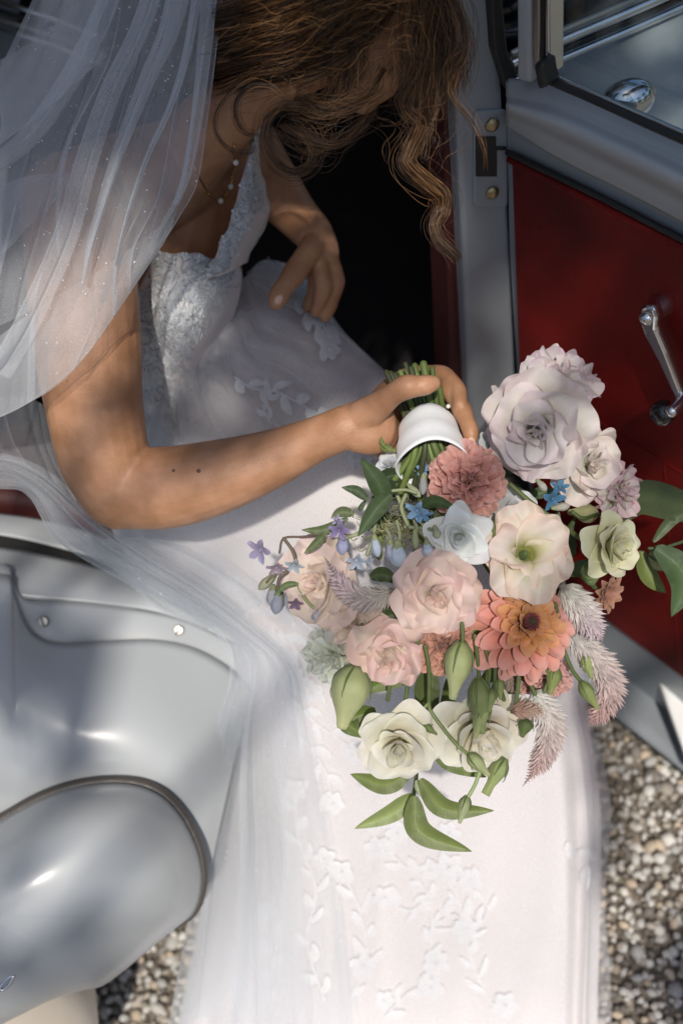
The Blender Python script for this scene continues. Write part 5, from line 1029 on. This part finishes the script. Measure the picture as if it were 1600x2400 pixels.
# ---------------------------------------------------------------- unseen trees beyond the frame, shaped and placed to dapple and dim the light
def tree(name, base, height, crown_pts, seed, label, gaps=()):
    rg = random.Random(seed); t = empty(name, base, label, 'tree'); base = np.array(base, float); tk = MB(); top = base + np.array([0, 0, height])
    tk.tube([base, base + np.array([.05, .03, height * .4]), base + np.array([-.05, .05, height * .75]), top], [.16, .12, .09, .04], n=14, seg=12)
    for c, r in crown_pts:
        z0 = base + np.array([0, 0, height * rg.uniform(.35, .8)]); c = np.array(c); tk.tube([z0, (z0 + c) / 2 + np.array([0, 0, .25]), c], [.05, .03, .01], n=8, seg=7)
    tk.obj('unseen_trunk', M['bark'], t); cm = MB()
    for c, r in crown_pts:
        for k in range(int(900 * r * r)):
            v = np.array([rg.gauss(0, 1) for _ in range(3)]); v /= np.linalg.norm(v); p = np.array(c) + v * r * rg.random() ** .45 * np.array([1, 1, .6]); a = np.array([rg.gauss(0, 1) for _ in range(3)]); a /= np.linalg.norm(a)
            if any(np.linalg.norm((p - g0) - ((p - g0) @ SDn) * SDn) < gr + .03 for g0, gr in gaps): continue
            b = np.cross(a, v); b /= np.linalg.norm(b) + 1e-9; l = rg.uniform(.05, .085)
            cm.add([p - a * l, p + b * l * .45, p + a * l, p - b * l * .45], [(0, 1, 2, 3)], np.array((.07, .12, .03)) * rg.uniform(.6, 1.3))
    tag(cm.obj('unseen_crown', M['leaf'], t, smooth=False), kind='stuff'); return t
SDn = np.array(SD)
def shade(px, py, d, h, r, n=1, sp=.0):  # leaf clusters set along the sun ray to shade a chosen spot
    p = W(px, py, d); k = (h - p[2]) / SD[2]; q = p + np.array(SD) * k; return [(tuple(q + np.array([random.gauss(0, sp), random.gauss(0, sp), random.gauss(0, .2)])), r) for _ in range(n)]
rnd = random.getstate(); random.seed(21)
cr1 = shade(300, 200, 1.05, 3.6, .34, 3, .16) + shade(60, 700, 1.1, 3.4, .22, 2, .08) + shade(800, 250, 1.2, 3.4, .30, 3, .12) + shade(700, 700, 1.5, 3.4, .26, 3, .10) + shade(950, 700, 1.9, 3.8, .34, 3, .12)
def sdoor(px, py, r): p = onplane(px, py, PH, DN); k = (2.9 - p[2]) / SD[2]; return [(tuple(p + np.array(SD) * k), r)]
for a in ((1300, 470, .10), (1430, 560, .10), (1540, 620, .10), (1500, 800, .10), (1580, 950, .10), (1440, 1080, .09), (1560, 1230, .08), (1480, 1330, .06), (1380, 400, .1), (1500, 420, .1), (1240, 560, .07), (1390, 760, .07)): cr1 += sdoor(*a)
GP = [(onplane(x, y, PH, DN), r) for x, y, r in ((1222, 640, .004), (1235, 700, .012), (1262, 780, .022), (1300, 860, .020), (1335, 930, .012), (1370, 1010, .006), (1480, 1440, .016), (1500, 1390, .012), (1440, 1300, .008))]  # holes kept in the crown so sun reaches chosen spots
GP += [(W(*a[:3]), a[3]) for a in ((1120, 1330, 1.03, .17), (900, 2000, 1.40, .26), (1100, 1650, 1.33, .12), (350, 1070, 1.04, .022), (820, 980, 1.02, .03), (900, 940, 1.0, .03), (850, 1220, 1.25, .055), (1262, 985, 1.0, .05), (1230, 1290, 1.0, .05), (1020, 1384, 1.0, .04), (640, 1040, 1.04, .012), (540, 1130, 1.05, .010), (60, 640, 1.0, .03), (110, 800, 1.02, .05), (230, 690, 1.0, .04), (330, 600, .99, .03), (20, 900, 1.04, .04), (1610, 1680, 1.65, .08), (980, 200, .96, .03), (760, 335, .96, .025), (1010, 430, .97, .02), (640, 60, .93, .02), (1120, 1150, 1.0, .05), (900, 1500, 1.03, .06), (1220, 1460, 1.0, .05), (360, 1500, 1.33, .03), (420, 1600, 1.33, .03))]
cr1 += shade(1400, 200, 1.3, 3.4, .22, 2, .08) + shade(420, 900, 1.25, 3.0, .10, 2, .05) + shade(60, 1330, 1.35, 3.2, .12, 1, .05) + shade(110, 1580, 1.3, 3.6, .17, 1, .02) + shade(60, 2050, 1.15, 3.6, .12, 1, .02)
cr1 += shade(1530, 1800, 1.55, 3.0, .15, 2, .04) + shade(1530, 2250, 1.55, 3.0, .15, 2, .04) + shade(1350, 1850, 1.4, 2.9, .05, 1, .02) + shade(1100, 1980, 1.38, 2.9, .04, 1, .02)
tree('tree', (3.4, 1.6, 0), 4.6, cr1, 5, 'unseen leafy tree on the open-door side of the car, its crown shaped to dapple the light', gaps=GP)
tree('tree', (-.9, 3.6, 0), 4.6, [((-.5, 2.3, 3.0), .9), ((.7, 2.3, 3.1), .9), ((.1, 1.5, 2.8), .6), ((-1.3, 1.6, 2.9), .8), ((1.6, 1.6, 3.2), .7)], 8, 'unseen leafy tree added on the far side of the car to block sky light, hanging over its roof')  # unseen, added to darken the sky light from behind the car
# belt of unseen trees added on every side to cut the sky fill
t0 = tree('tree', (-6.5, -3.0, 0), 5.0, [((-6.3, -3.2, 1.5), 1.6), ((-6.6, -1.8, 1.9), 1.5), ((-6.5, -2.4, 4.0), 1.6)], 12, 'unseen tree in the belt added to cut the sky fill')
def copy_tree(t, dx, dy):
    c = t.copy(); sc.collection.objects.link(c); c.location = (t.location[0] + dx, t.location[1] + dy, 0)
    for ch in t.children:
        k = ch.copy(); sc.collection.objects.link(k); k.parent = c
    return c
belt = [t0] + [copy_tree(t0, *d) for d in ((.3, 3.6), (.2, 7.0), (2.2, -3.4), (5.0, -5.0), (8.4, -5.2), (11.6, -4.0), (13.2, -1.0), (13.4, 2.6), (12.6, 6.4), (3.4, 9.6), (7.0, 10.2), (10.4, 9.4))]
for t_ in belt: t_['group'] = 'belt of unseen trees added to cut the sky fill'
random.setstate(rnd)
